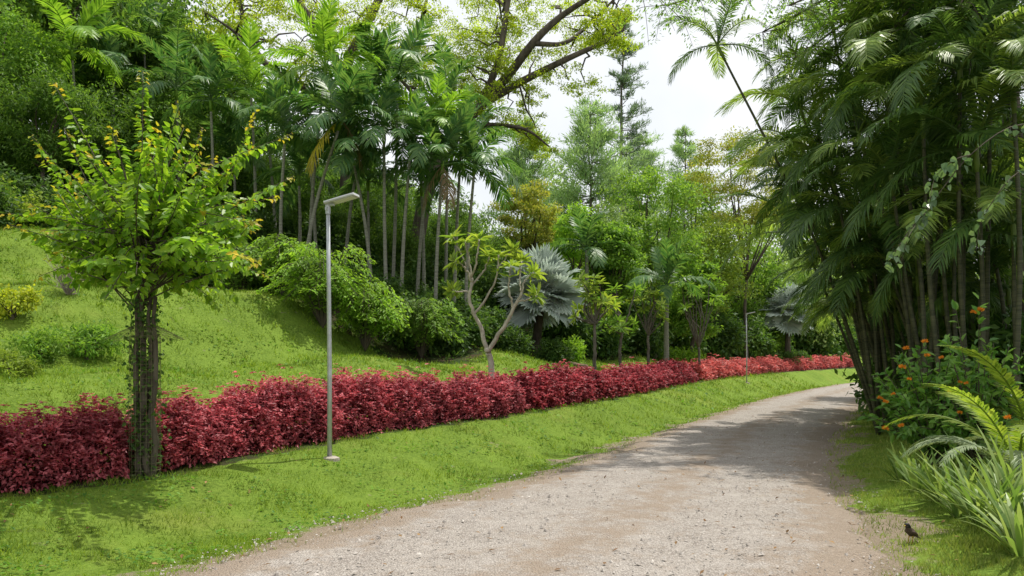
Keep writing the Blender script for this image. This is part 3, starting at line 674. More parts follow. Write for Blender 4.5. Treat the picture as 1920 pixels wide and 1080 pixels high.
LOWF = [CF[1], CF[4], CF[2], CF[4], CF[4]]
for cx, cy, Y, bx in [(1590,575,19,1660),(1630,560,17.5,1675),(1655,600,16,1690),(1570,520,21,1655),(1680,590,15,1715),(1625,500,16.5,1680),(1605,600,22,1655),(1600,440,17.5,1660),(1640,450,16,1685),(1665,520,14.5,1705)]:
    palm('cane_palm', 'low cane palm with paler fronds sweeping down beside the far road', gp(bx, Y), at(cx, cy, Y), .035, LOWF, n=11, scale=.8*R.uniform(.9, 1.1), group='low pale cane palms beside the far road', trunkmat=M['canestem'], bow=.08, lo=.6)
for q in range(6):
    bx = 1740+q*30+R.normal()*6; Y = R.uniform(11.5, 15); b = gp(bx, Y); t = b+np.array([R.normal()*.4-.1, R.normal()*.5, R.uniform(5.5, 8)])
    palm('cane_palm', 'tall cane palm whose dark bare stem rises into the top of the right clump', b, t, .04, CF, n=8, scale=.88, group='tall cane palms of the right clump', trunkmat=M['canestem'], bow=.12)
for q in range(8):
    a = q*2.4; rr = 1.4*math.sqrt((q+.5)/8); b = np.array([13.2+math.cos(a)*rr, 20+math.sin(a)*rr, 0]); b[2] = H(b[0], b[1]); h = R.uniform(2.8, 5.6)
    palm('cane_palm', 'cane palm in the farther clump drooping over the road', b, b+np.array([math.cos(a)*rr*.3*h/1.4-.35, math.sin(a)*rr*.3*h/1.4, h]), .045, CF, n=9, scale=1.0, group='cane palms of the farther clump over the road', trunkmat=M['canestem'], bow=.15, lo=.3)
palm('cane_palm', 'cane palm on a thin stem leaning left, alone against the white sky', gp(1660, 15.5), at(1345, 85, 15), .03, CF, n=9, scale=.6, trunkmat=M['canestem'], bow=.1)
palm('cane_palm', 'low cane palm with pale drooping fronds at the right road edge', np.array([14.4, 25, H(14.4, 25)]), np.array([13.9, 24.8, 3.0]), .06, [CF[4]]*5, n=11, scale=1.1, trunkmat=M['canestem'])

# ------------------------------------------------------------------ big yellow-green trees
def limbtree(name, label, base, limbs, clumps, Y, rr, per, lL, lW, mat, bark, flat=.35, sub=9):
    base = np.asarray(base, float); root = thing(name, label, 'tree', base); mt = MB(); tips = []
    for pts, r0, r1 in limbs:
        W_ = np.array([at(px, py, Y+dy) for px, py, dy in pts])
        if pts[0][1] > 460: W_[0, 2] = base[2]-.2
        Pc = spline(W_, 22); tube(mt, Pc, np.linspace(r0, r1, 22), 8); tips.append(Pc)
    mcl = []
    allp = np.concatenate(tips)
    for px, py, r in clumps:
        for _ in range(3):
            dy = R.uniform(-1.5, 3.5); c = at(px+R.normal()*r*.8, py+R.normal()*r*.5, Y+dy); mcl.append((c, r*Y/F))
            j = allp[((allp-c)**2).sum(1).argmin()]
            tube(mt, curve(j, c, 6, .07, .05), np.linspace(.055, .012, 6), 4)
    mt.build('trunk', bark, root, base, True)
    mc = MB(); C = np.array([c for c, _ in mcl]); rs = np.array([r for _, r in mcl])
    idx = np.repeat(np.arange(len(C)), sub); C2 = C[idx]+rv(len(idx))*rs[idx][:, None]*np.array([1.5, 1.5, .6])*R.uniform(.2, 1, (len(idx), 1))
    clump_leaves(mc, C2, (rs[idx]*rr*R.uniform(.6, 1.3, len(idx)))[:, None]*np.array([1, 1, flat]), per, lL, lW, .9, .6, .1)
    mc.build('crown', mat, root, base)
    return root
limbtree('spreading_tree', 'spreading tree with yellow-green canopy and dark trunk rising above the palms', gp(640, 33),
  [([(640,470,0),(650,330,0),(655,200,0),(648,130,0),(690,40,0),(730,-40,0)], .3, .16), ([(650,150,0),(600,60,-1),(560,0,-1),(540,-60,-1)], .18, .07), ([(655,200,0),(720,120,1),(780,60,1),(800,0,1)], .16, .06),
   ([(640,200,0),(540,150,1),(490,110,1),(465,60,1),(440,-30,1)], .18, .08), ([(490,110,1),(440,60,0),(380,20,0)], .09, .03)],
  [(560,50,45),(620,30,45),(640,90,35),(700,60,40),(735,95,40),(760,30,45),(540,110,35),(500,20,40),(690,10,45),(790,110,40),(590,140,35),(820,70,40),(440,15,40),(390,30,40),(480,70,30),(560,5,40),(740,0,40),(660,40,40)], 31, .42, 62, .1, .055, M['rain'], M['bark'])
limbtree('spreading_tree', 'wide yellow-green tree with long grey limbs reaching right across the sky', gp(790, 34),
  [([(770,480,0),(795,380,0),(840,275,0),(900,197,0),(950,145,0),(1000,80,-1),(1050,32,-1),(1130,-20,-2)], .34, .1), ([(895,200,0),(980,152,0),(1060,112,-1),(1130,80,-1),(1168,58,-1)], .21, .05),
   ([(840,275,0),(800,220,1),(770,170,1),(720,120,2)], .17, .05), ([(905,192,0),(935,110,-1),(950,20,-1),(960,-40,-1)], .17, .07), ([(875,235,0),(940,235,-1),(990,245,-2),(1030,275,-2)], .12, .03), ([(1000,82,-1),(1060,80,-1),(1110,40,0),(1160,-10,0)], .12, .04)],
  [(850,30,45),(900,60,45),(880,110,40),(940,70,45),(960,25,45),(1010,35,40),(990,110,40),(1040,100,40),(1060,140,35),(1090,55,40),(1120,20,40),(1140,80,25),(950,170,35),(900,160,35),(850,150,40),(820,120,40),(1000,190,30),(960,250,30),(1010,265,25),(1150,35,25),(930,120,35),(870,200,30),(930,215,28),(870,80,40),(1060,20,40),(920,0,45),(1120,70,30),(860,130,40)], 32, .42, 64, .1, .055, M['rain'], M['bark'])

# conifers
def conifer(label, base, Ht, wid, mat, name='pine_tree', low=.25, nbr=90, nl=.4, tuft=34, spread=.5):
    base = np.asarray(base, float); root = thing(name, label, 'conifer', base); mt, ml = MB(), MB()
    tube(mt, curve(base-ZUP*.2, base+ZUP*Ht, 10, .005), np.linspace(Ht*.011, .03, 10), 7)
    for q in range(nbr):
        f = R.uniform(0, 1)**.85; z = (low+(1-low)*f*.99)*Ht; ln = wid*(1-f)**.55*R.uniform(.35, 1.2)+.2
        a = R.uniform(0, 6.28); s0 = base+ZUP*z
        tip = s0+np.array([math.cos(a)*ln, math.sin(a)*ln, ln*R.uniform(-.05, .65)])
        Pc = spline([s0, (s0+tip)/2-ZUP*ln*.1, tip], 6); tube(mt, Pc, np.linspace(.04, .012, 6), 4)
        k = int(tuft*(.8+ln)); u = R.uniform(.3, 1.1, k)
        Pk = s0+(tip-s0)*u[:, None]+rv(k)*R.uniform(0, spread, k)[:, None]*(.5+ln*.28)*np.array([1, 1, .7])
        leaves(ml, Pk, (tip-s0)/ln*.4+ZUP*.5+rv(k)*.7, rv(k), nl*R.uniform(.6, 1.3, k), R.uniform(.04, .08, k))
    mt.build('trunk', M['barkgrey'], root, base, True); ml.build('crown', mat, root, base); return root
def con(label, px, topy, Y, widpx, **kw):
    b = gp(px, Y); b[2] = min(b[2], 3.0); t = at(px, topy, Y)[2]; conifer(label, b, t-b[2], widpx/F*Y, kw.pop('mat', M['pine']), **kw)
con('tall slender dark pine standing out against the white sky', 1168, 30, 62, 58, mat=leafmat('pine_dark', (.065, .105, .07), (.115, .17, .11), .35), low=.4, tuft=36, nbr=95, spread=.45)
con('broad soft green pine left of the tallest pine', 1108, 190, 56, 105, low=.25, nbr=130, nl=.45, tuft=50, spread=.75)
con('soft green pine behind the yellow-green canopy', 985, 230, 52, 85, low=.2, nbr=120, nl=.45, tuft=48, spread=.75)
con('short pale pine standing right of the tallest pine', 1285, 240, 66, 65, low=.3, nbr=100, nl=.45, tuft=44, spread=.65)
con('pale pine top showing just right of the tallest pine trunk', 1205, 255, 70, 80, low=.3, nbr=110, nl=.45, tuft=50, spread=.75)

# mid-ground broadleaf trees
def mid(label, px, topy, Y, wpx, hpx, mat, lL=.2, lW=.1, ncl=46, per=190, csz=.32, tr=.12, name='broadleaf_tree', fork=.35, flat=.55, **kw):
    b = gp(px, Y); Ht = at(px, topy, Y)[2]-b[2]
    return broad(name, label, 'tree', b, Ht, (wpx/F*Y, wpx/F*Y*.8, hpx/F*Y), ncl, per, lL, lW, mat, M['bark'], tr, fork, csz, flat, **kw)
mid('green tree with brown open branches in front of the pines', 1225, 280, 37, 105, 140, M['mid'], .18, .09, 60, 170, .25)
mid('dark green bushy tree right of the large silver fan palm', 1145, 395, 34, 66, 95, M['forest2'], .18, .09)
mid('rusty olive feathery tree spreading towards the right palms', 1400, 228, 47, 135, 110, M['rust'], .17, .075, 90, 190, .22, flat=.32)
mid('rusty feathery tree behind the large silver fan palm', 985, 330, 37, 80, 80, M['rust'], .16, .07, 60, 150, .24, flat=.35)
mid('light olive tree above the far lamp post', 1340, 370, 45, 90, 120, M['olive'], .2, .1)
mid('mid green tree left of the distant silver fan palm', 1400, 440, 52, 85, 95, M['mid'], .24, .12)
mid('hazy green tree behind the distant silver fan palm', 1500, 440, 62, 90, 110, M['hazy'], .32, .16)
mid('thin dark green tree behind the maroon hedge', 1300, 470, 38, 60, 90, M['forest2'], .2, .1)
mid('yellow-green tree behind the small frangipanis', 1075, 375, 40, 70, 110, M['arch'], .2, .1)
mid('hazy pale tree at the far end of the road', 1590, 470, 72, 70, 110, M['hazy'], .33, .16)
mid('tall olive tree top left of the rusty feathery tree', 1305, 300, 55, 75, 130, M['mid'], .24, .12)
mid('hazy green tree low behind the broad soft pine', 1140, 340, 52, 90, 145, M['hazy'], .28, .14)
mid('olive green tree in the gap left of the tallest pine', 1040, 380, 48, 75, 120, M['olive'], .24, .12)
mid('bright green tree under the open-branched tree', 1210, 450, 43, 80, 100, M['arch'], .2, .1)
mid('light green tree right behind the rusty feathery tree', 1455, 350, 58, 85, 130, M['hazy'], .28, .14)
mid('tall hazy tree between the broad pine and the soft pine', 1050, 285, 60, 80, 175, M['hazy'], .3, .15)
mid('tall dark tree filling the sky behind the right palms', 1810, -60, 23, 220, 230, M['under'], .2, .09, 50, 200, .22, .2)
mid('dark tree at the far right edge behind the palm stems', 1965, -20, 17, 200, 300, M['under'], .18, .08, 50, 200, .22, .18)
mid('dense dark green tree behind the drooping right palms', 1715, 150, 30, 145, 230, M['forest'], .22, .1, 56, 240, .26, .2)
for q, (px, Y, s) in enumerate([(1745, 17, 1.1), (1800, 16, 1.4), (1880, 15, 1.4), (1930, 12.5, 1.2), (1760, 20, 1.5), (1860, 20, 1.9), (1740, 27, 1.3), (1830, 13.2, .9), (1770, 14, .9)]):
    dup(up0, gp(px, Y)-np.array([0, 0, .1]), q*1.3, s, 'dark shrub in the deep shade behind the right palm stems', 'dark shrubs behind the right palm stems')
# overhanging feathery tree, top right
b = np.array([10.5, 15.0, H(10.5, 15)]); root = thing('overhanging_tree', 'feathery-leaved tree overhanging the road at the top right', 'tree', b)
mt, ml = MB(), MB()
trunk = spline([b-ZUP*.2, b+np.array([-.3, 0, 4]), b+np.array([-1, -.5, 8.5])], 12); tube(mt, trunk, np.linspace(.22, .14, 12), 8)
tp = trunk[-1]; ends = [at(1200, -30, 12.5), at(1290, -50, 12.5), at(1400, -30, 13), at(1480, 10, 13), at(1560, -60, 12), at(1640, -20, 12.5), at(1250, 10, 14), at(1800, 10, 11.5), at(1860, 40, 12.5), at(1560, 40, 13.5), at(1430, 60, 14.5), at(1490, 110, 14.5), at(1640, 90, 12.5)]
for e in ends:
    Pc = spline([tp, tp+(e-tp)*.5+ZUP*.6, e], 12); tube(mt, Pc, np.linspace(.07, .015, 12), 5)
    for q in range(30):
        u = int(R.integers(6, 12)); s0 = Pc[min(u, 11)]; d = nz(np.array([R.normal(), R.normal(), -.35+R.normal()*.3])); l2 = R.uniform(.4, .95)
        tw = spline([s0, s0+d*l2*.6+ZUP*.05, s0+d*l2-ZUP*l2*.25], 8); tube(mt, tw, np.linspace(.008, .003, 8), 3)
        k = 46; uu = R.uniform(.15, 1, k)*7; Pk = np.stack([np.interp(uu, np.arange(8), tw[:, c]) for c in range(3)], 1)
        T = nz(tw[-1]-tw[0]); sd = nz(np.cross(T, ZUP)); sg = R.choice([-1, 1], k)[:, None]
        Pk = Pk+sd*sg*R.uniform(0, .12, k)[:, None]
        leaves(ml, Pk, sd*sg+T*.5+rv(k)*.25, np.tile(ZUP, (k, 1))+rv(k)*.3, R.uniform(.05, .1, k), R.uniform(.02, .034, k))
mt.build('trunk', M['bark'], root, b, True); ml.build('crown', leafmat('feathery_leaf', (.06, .12, .025), (.13, .21, .05), .52), root, b)

# ------------------------------------------------------------------ guarded young tree
TY = 8.5; b = gp(272, TY)
root = thing('young_tree', 'young heart-leaved tree with long sunlit shoots, growing inside a wire guard', 'tree', b)
mt, ml, my = MB(), MB(), MB()
hub = at(268, 560, TY)
for q in range(5):
    o = np.array([R.normal()*.04, R.normal()*.04, 0]); tube(mt, curve(b+o*1.2-ZUP*.1, hub+o*2+ZUP*R.uniform(-.1, .35), 9, .012), np.linspace(.042, .02, 9), 7)
targets = [(100,155,0),(120,240,.2),(268,132,0),(262,210,.3),(335,200,-.2),(345,240,.3),(480,208,0),(470,270,.4),(548,250,-.3),(550,330,0),(60,255,-.2),(80,290,.3),(15,420,0),(60,400,.5),(70,520,-.3),(110,470,.4),(210,250,-.5),(400,290,-.4),(430,320,.3),(520,365,.3),(150,330,-.6),(190,300,.5),(300,270,.6),(380,240,.5),(10,400,-.5)]
for _ in range(44):
    a = math.radians(R.uniform(8, 172)); rr = R.uniform(.62, .98); targets.append((278+math.cos(a)*275*rr, 560-math.sin(a)*340*rr, R.normal()*.6))
nlong = len(targets)
for _ in range(52):
    a = R.uniform(0, 6.283); rr = R.uniform(.25, 1.0)**.6; targets.append((290+math.cos(a)*215*rr, 455-math.sin(a)*145*rr, R.normal()*.62))
for q, (px, py, dy) in enumerate(targets):
    tip = at(px, py, TY+dy); s0 = hub+np.array([R.normal()*.06, R.normal()*.06, R.uniform(-.15, .75)])
    dv = tip-s0; Ls = np.linalg.norm(dv)
    midp = s0+dv*.5+np.array([0, 0, .12*Ls if q >= nlong else .05*Ls])+R.normal(size=3)*.05*Ls
    Pc = spline([s0, midp, tip], 14); tube(mt, Pc, np.linspace(.01, .003, 14), 5)
    k = int(Ls/(.029 if q < nlong else .034))+5; u = np.linspace(.25 if q < nlong else .35, 1, k)*13; Pk = np.stack([np.interp(u, np.arange(14), Pc[:, c]) for c in range(3)], 1)
    T = nz(Pc[-1]-Pc[5]); sd = nz(np.cross(T, ZUP)+rv(1)[0]*.5); sg = np.where(np.arange(k) % 2, 1, -1)[:, None]
    D = sd*sg*.9+T*.35-ZUP*.4+rv(k)*.5; Nn = ZUP*.7+rv(k)*.6+T*.2
    sz = (.11*R.uniform(.6, 1.2, k)*np.interp(u/13, [.2, .8, 1], [1, .95, .5 if q < nlong else .8]))
    old = u/13 < (.92 if q < nlong else 1.1)
    leaf6(ml, Pk[old]+D[old]*.03, D[old], Nn[old], sz[old], sz[old]*.72)
    if (~old).any(): leaf6(my, Pk[~old]+D[~old]*.03, D[~old], Nn[~old], sz[~old], sz[~old]*.7)
mt.build('trunk', M['bark'], root, b, True); ml.build('crown', M['young'], root, b); st_ = my.build('shoot_tips', M['younger'], root, b); st_['label'] = 'yellow-orange young leaves at the shoot tips'; st_['kind'] = 'stuff'
mv = MB(); k = 1300; u = R.uniform(0, 1, k); Pk = b+(hub-b)*u[:, None]+np.column_stack([R.normal(size=(k, 2))*.085, np.zeros(k)])
leaf6(mv, Pk, rv(k)-ZUP*.4, rv(k)+np.array([0, -1, .4]), R.uniform(.03, .07, k), R.uniform(.025, .05, k)); st_ = mv.build('trunk_leaves', M['under'], root, b); st_['kind'] = 'stuff'
groot = thing('tree_guard', 'rusty wire mesh guard around the young tree trunk', 'tree guard', b)
mg = MB(); gr = .16; z0, z1 = 0.02, 1.62
for q in range(18):
    a = q*2*np.pi/18; o = np.array([math.cos(a)*gr, math.sin(a)*gr, 0]); tube(mg, [b+o+ZUP*z0, b+o*1.04+ZUP*.8, b+o+ZUP*z1], .002, 4)
for z in np.arange(z0, z1+.01, .08):
    a = np.linspace(0, 2*np.pi, 19); wob = 1+.03*np.sin(3*a+z*5); tube(mg, np.column_stack([b[0]+np.cos(a)*gr*wob, b[1]+np.sin(a)*gr*wob, np.full(19, b[2]+z)]), .002, 4)
mg.build('wire_cylinder', M['wire'], groot, b)
mf = MB()
ap = b+ZUP*1.75
for v in np.linspace(0, 1, 12):
    a = np.linspace(0, 2*np.pi, 19); rr = .1+.34*v*(1+.12*np.sin(a*3)); tube(mf, np.column_stack([ap[0]+np.cos(a)*rr, ap[1]+np.sin(a)*rr*.6, ap[2]-.17*v+.02*np.sin(a*4)*v]), .0016, 3)
for a in np.linspace(0, 2*np.pi, 37)[:-1]:
    tube(mf, [ap+np.array([math.cos(a)*.1, math.sin(a)*.06, 0]), ap+np.array([math.cos(a)*.27, math.sin(a)*.16, -.08]), ap+np.array([math.cos(a)*.44, math.sin(a)*.26, -.17])], .0016, 3)
mf.build('flared_top', M['wire'], groot, b)

# ------------------------------------------------------------------ frangipanis
def rosette(ml, c, d, n, Ln):
    d = nz(d); a = R.uniform(0, 6.28)+np.arange(n)*2.4; ref = nz(np.cross(d, [1, .3, 0])); r2 = np.cross(d, ref)
    D = np.cos(a)[:, None]*ref+np.sin(a)[:, None]*r2+d*R.uniform(-.1, .9, n)[:, None]
    leaf6(ml, np.tile(c, (n, 1))+D*.03, D, np.tile(d, (n, 1))+rv(n)*.2, Ln*R.uniform(.6, 1.15, n), Ln*.27, .25, .1, False)
def frangi(label, base, limbs, Ln, n=11, mat=None, bark=None, thin=1.0):
    base = np.asarray(base, float); root = thing('frangipani_tree', label, 'tree', base); mt, ml = MB(), MB()
    for pts, r0, r1, leafy in limbs:
        Pc = spline(pts, 16); tube(mt, Pc+np.vstack([np.zeros(3), R.normal(size=(14, 3))*.012, np.zeros(3)]), np.linspace(r0, r1, 16)*thin, 7)
        if leafy:
            rosette(ml, Pc[-1], Pc[-1]-Pc[-4], n, Ln)
            if thin < 1: rosette(ml, Pc[-5], Pc[-4]-Pc[-6], n//3, Ln*.8)
    mt.build('trunk', bark or M['barkpale'], root, base, True); ml.build('crown', mat or M['frangi'], root, base); return root
FY = 17; b = gp(925, FY)
def fp(px, py, dy=0): return at(px, py, FY+dy)
lim = [([b-ZUP*.1, fp(922,700), fp(918,668), fp(912,655)], .095, .075, False),
 ([fp(914,660), fp(900,612,.1), fp(882,570,.1), fp(884,530,.1)], .065, .042, False), ([fp(914,660), fp(940,620,-.1), fp(962,582,-.2), fp(978,548,-.2)], .065, .038, False),
 ([fp(884,530,.1), fp(874,505,0), fp(855,490,-.1)], .035, .022, True), ([fp(884,530,.1), fp(880,490,.2), fp(872,455,.2)], .035, .022, True), ([fp(882,540,.1), fp(905,510,.3), fp(918,482,.3)], .03, .02, True),
 ([fp(888,590,.1), fp(912,560,.1), fp(930,520,.1), fp(935,478,.1)], .035, .02, True), ([fp(962,582,-.2), fp(955,540,-.3), fp(958,500,-.4)], .03, .02, True), ([fp(978,548,-.2), fp(985,525,-.1), fp(1000,512,0)], .03, .02, True),
 ([fp(970,565,-.2), fp(990,562,-.3), fp(1005,555,-.4)], .025, .018, True), ([fp(884,545,.1), fp(862,548,.2), fp(850,545,.3)], .025, .018, True), ([fp(884,520,.1), fp(895,480,-.2), fp(898,450,-.2)], .03, .02, True), ([fp(978,548,-.2), fp(975,515,.2), fp(978,490,.3)], .025, .018, True),
 ([fp(874,500,0), fp(860,465,.3), fp(850,445,.3)], .025, .018, True), ([fp(935,500,.1), fp(950,480,.3), fp(960,470,.4)], .022, .016, True)]
frangi('forked pale-limbed frangipani with sparse yellow-green leaf tufts behind the red hedge', b, lim, .31, 20, None, None, .85)
def smallfrangi(label, px, Y, topy, wpx, n, mat=None):
    b = gp(px, Y); fk = b+ZUP*R.uniform(1.2, 1.7); lim = [([b-ZUP*.1, (b+fk)/2+R.normal(size=3)*.06, fk], .07, .05, False)]
    for q in range(n):
        tp = at(px+R.uniform(-1, 1)*wpx, topy+R.uniform(0, 110)*wpx/50, Y+R.normal()*.5); m_ = fk+(tp-fk)*.5+np.array([R.normal()*.15, R.normal()*.15, 0])
        lim.append(([fk, m_, tp], .035, .015, True))
    frangi(label, b, lim, .34, 16, mat, M['barkgrey'])
smallfrangi('small frangipani tree left of the pair behind the maroon hedge', 1115, 25, 520, 42, 16, M['frangi'])
smallfrangi('small frangipani tree with twisted grey stems behind the maroon hedge', 1165, 27, 540, 36, 15, M['mid'])
smallfrangi('slim frangipani tree just left of the small feather palm', 1215, 29, 530, 32, 12, M['olive'])
smallfrangi('slim leafy tree left of the far lamp post', 1310, 33, 520, 32, 14, M['mid'])
l0, l1 = at(1020, 632, 27), at(1100, 660, 25.5)
l0[2] = H(l0[0], l0[1])+.12; l1[2] = H(l1[0], l1[1])+.1
mt = MB(); tube(mt, curve(l0, l1, 8, .01)-np.array(l0), np.linspace(.13, .09, 8), 9); o = mt.build('fallen_log', M['log'], smooth=True); o.location = tuple(l0)
tag(o, 'weathered fallen log on the slope right of the large silver fan palm', 'log')

# ------------------------------------------------------------------ lamps
def lamp(label, base, group, rz, sc):
    root = thing('street_lamp', label, 'street lamp', base, rz, group, sc)
    mp = MB(); tube(mp, [[0, 0, -.05], [0, 0, 1.2], [-.012, 0, 2.4], [-.025, 0, 3.58]], [.035, .032, .029, .026], 12); mp.build('pole', M['galv'], root, smooth=True)
    mc = MB(); tube(mc, [[0.02, 0, -.08], [.02, 0, .015], [.02, 0, .035]], [.14, .12, .07], 11); mc.build('footing', M['concrete'], root)
    mk = MB(); tube(mk, [[-.025, 0, 3.46], [-.025, 0, 3.6]], [.036, .036], 12); box(mk, (-.025, -.045, 3.53), (.025, .04, .045)); box(mk, (.02, 0, 3.588), (.1, .05, .03))
    mk.build('bracket', M['galv'], root)
    tl = math.radians(12); Mr = np.array([[math.cos(tl), 0, -math.sin(tl)], [0, 1, 0], [math.sin(tl), 0, math.cos(tl)]])
    prof = [(-.05, .09), (-.04, .1), (.12, .105), (.38, .105), (.415, .1), (.425, .09)]
    V = []
    for zz in (-.018, .0, .016):
        ins = .006 if zz != 0 else 0
        V += [(x, y, zz) for x, y in [(x, -(w-ins)) for x, w in prof]+[(x, (w-ins)) for x, w in prof[::-1]]]
    V = np.array(V); nr_ = 12; Fs = []
    for l in range(2):
        for q in range(nr_): Fs.append([l*nr_+q, l*nr_+(q+1) % nr_, (l+1)*nr_+(q+1) % nr_, (l+1)*nr_+q])
    off = np.array([0, 0, 3.62]); mh = MB(); mh.add(V@Mr.T+off, Fs); nb = mh.n-36
    mh.f.append(np.array([[nb+24+q for q in range(12)]])); mh.f.append(np.array([[nb+11-q for q in range(12)]]))
    head = mh.build('lamp_head', M['lampgrey'], root)
    me_ = MB(); box(me_, np.array([.24, 0, -.021])@Mr.T+off, (.31, .165, .005), Mr)
    me_.build('led_panel', M['lampgrey'], head)
    md = MB()
    for q in range(8):
        for w in range(4): box(md, np.array([.11+q*.037, -.06+w*.04, -.0255])@Mr.T+off, (.024, .026, .004), Mr)
    md.build('led_lenses', M['led'], head)
    return root
lb = np.array([(618-960)/F*10.15, 10.15, 0]); lb[2] = H(lb[0], lb[1])
top_needed = E+(672-380)/F*10.15-lb[2]
l1_ = lamp('nearest slim grey street lamp standing on the grass in front of the red hedge', lb, 'slim street lamps along the verge', -.25, top_needed/3.62)
lb2 = np.array([(1400-960)/F*36, 36, 0]); lb2[2] = H(lb2[0], lb2[1])
dup(l1_, lb2, -.25, .92, 'distant slim grey street lamp in front of the far pinkish hedge', 'slim street lamps along the verge')

# ------------------------------------------------------------------ right foreground plants
fc = MB(); n = 40; d = rv(n); d[:, 2] = np.abs(d[:, 2])*.8
leaves(fc, d*.012, d+rv(n)*.3, rv(n), R.uniform(.03, .05, n), R.uniform(.014, .022, n)); FCM = fc.mesh('flower_cluster', M['orange'])
def flowershrub(label, base, cr, n, fl):
    base = np.asarray(base, float); root = thing('flowering_shrub', label, 'shrub', base); mt, ml = MB(), MB(); cr = np.asarray(cr)
    for q in range(n):
        d = rv(1)[0]; d[2] = abs(d[2])*1.2+.1; tip = base+d*cr*R.uniform(.6, 1)+ZUP*.25; Pc = spline([base, base+(tip-base)*.5+ZUP*.15, tip], 10); tube(mt, Pc, np.linspace(.012, .004, 10), 4)
        k = 22; u = R.uniform(.3, 1, k)*9; Pk = np.stack([np.interp(u, np.arange(10), Pc[:, c]) for c in range(3)], 1)
        leaf6(ml, Pk, rv(k)+d*.5, ZUP*.8+rv(k)*.5+np.array([-.3, -.3, 0]), R.uniform(.09, .15, k), R.uniform(.045, .07, k), .25, .12, False)
    mt.build('stems', M['bark'], root, base); ml.build('foliage', M['lily'], root, base)
    for px, py, Y in fl:
        part('flower_cluster', FCM, root, Matrix.Translation(at(px, py, Y)-base)@Matrix.Rotation(R.uniform(0, 6), 4, 'Z')@Matrix.Scale(R.uniform(.65, 1.1), 4))
flowershrub('glossy green shrub with orange flower heads beside the road at right', gp(1750, 10.2), (.92, .85, 1.32), 90,
  [(1700,655,9.6),(1735,642,9.5),(1692,690,9.5),(1738,668,9.4),(1705,712,9.3),(1675,740,9.3),(1660,805,9.3),(1690,800,9.2),(1765,672,9.3),(1780,735,9.2),(1800,718,9.2),(1660,755,9.5),(1650,748,9.8)])
flowershrub('taller flowering shrub with orange heads at the right edge behind the fern', gp(1835, 9.6), (.7, .7, 1.6), 55,
  [(1825,587,9.2),(1838,583,9.2),(1812,720,8.8),(1890,785,8.3),(1800,775,8.8)])
def fern(label, base, meshes, n, sc, yaws=None):
    root = thing('fern', label, 'fern', base)
    for q in range(n):
        yaw = yaws[q] if yaws else q*2.4
        part('frond', meshes[q % len(meshes)], root, Matrix.Translation((0, 0, .05))@Matrix.Rotation(yaw, 4, 'Z')@Matrix.Rotation(R.normal()*.1, 4, 'X')@Matrix.Scale(sc*R.uniform(.85, 1.1), 4))
FE = [frond_mesh('frond', 1.25, 75, -5, 46, .17, .03, .05, .1, M['fern'], 1.3, .05, .1), frond_mesh('frond', 1.25, 62, -45, 46, .17, .03, .05, .15, M['fern'], 1.3, .05, .1)]
FE2 = [frond_mesh('frond', 1.3, 65, -55, 50, .16, .022, .05, .2, M['greyfern'], 1.2, .05, .1)]
b = gp(1900, 7.9); fern('yellow-green arching fern at the right edge', b+np.array([.05, 0, .15]), FE, 9, 1.25)
b = gp(1880, 8.0); fern('grey-green fern with fronds arching left over the strap-leaved plants', b+np.array([-.1, -.3, .1]), FE2, 7, .95, [3.0, 3.5, 2.6, 4.2, 1.5, 5, 2.2])
b = gp(1930, 9.2); fern('tall fern behind the yellow-green fern', b+np.array([0, 0, .3]), FE, 7, 1.4)
def strapplant(label, base, n, Ln, group):
    root = thing('strap_leaved_plant', label, 'plant', base, 0, group); ml = MB()
    for q in range(n):
        a = R.uniform(0, 6.28); el = R.uniform(.65, 1.52); l2 = Ln*R.uniform(.6, 1.1); d = np.array([math.cos(a)*math.cos(el), math.sin(a)*math.cos(el), math.sin(el)])
        b0 = np.array([math.cos(a), math.sin(a), 0])*R.uniform(0, .07); t = np.linspace(0, 1, 8)
        hor = np.array([math.cos(a), math.sin(a), 0]); Pc = b0+d*l2*t[:, None]-ZUP*(l2*R.uniform(.1, .35)*t**2.6)[:, None]+hor*(l2*.1*t**2)[:, None]
        strip(ml, Pc, np.array([-math.sin(a), math.cos(a), 0]), .038*np.array([.7, .9, 1, 1, .95, .8, .5, .06]))
    ml.build('leaves', M['strap'], root); return root
sp = [(1720,8.6,.65),(1765,7.9,.72),(1800,7.2,.76),(1850,7.6,.85),(1840,6.7,.8),(1885,6.4,.85),(1935,6.0,.85),(1910,6.9,.95),(1690,9.3,.55),(1915,5.65,.62)]
for px, Y, l in sp:
    strapplant('pale green strap-leaved plant in the border at the lower right', gp(px, Y), 36, l, 'strap-leaved plants at the lower right')
mb = MB(); n = 14000; Y = np.exp(R.uniform(np.log(5), np.log(17), n)); X = R.uniform(3.8, 12, n); PP = np.stack([X, Y], 1); dr, _ = sdist(PP, ROADR)
k_ = (-dr > 1.4+.3*vnoise(X, Y, 3, 2)) & (-dr < 5); PP = PP[k_]; n = len(PP); zz = Hn(PP)+R.uniform(.0, .3, n)*np.clip((-dr[k_]-1.1), .1, 1)
leaves(mb, np.column_stack([PP, zz]), rv(n)+ZUP*.3, ZUP+rv(n)*.6, R.uniform(.05, .12, n), R.uniform(.025, .05, n))
tag(mb.build('ground_cover', M['forest2']), 'low leafy ground cover under the plants right of the road', 'ground cover', kind='stuff')
VY = 8.6; b = at(1930, 560, VY); root = thing('hanging_vine', 'grey-green heart-leaved vine hanging in front of the right palms', 'vine', b); mt, ml = MB(), MB()
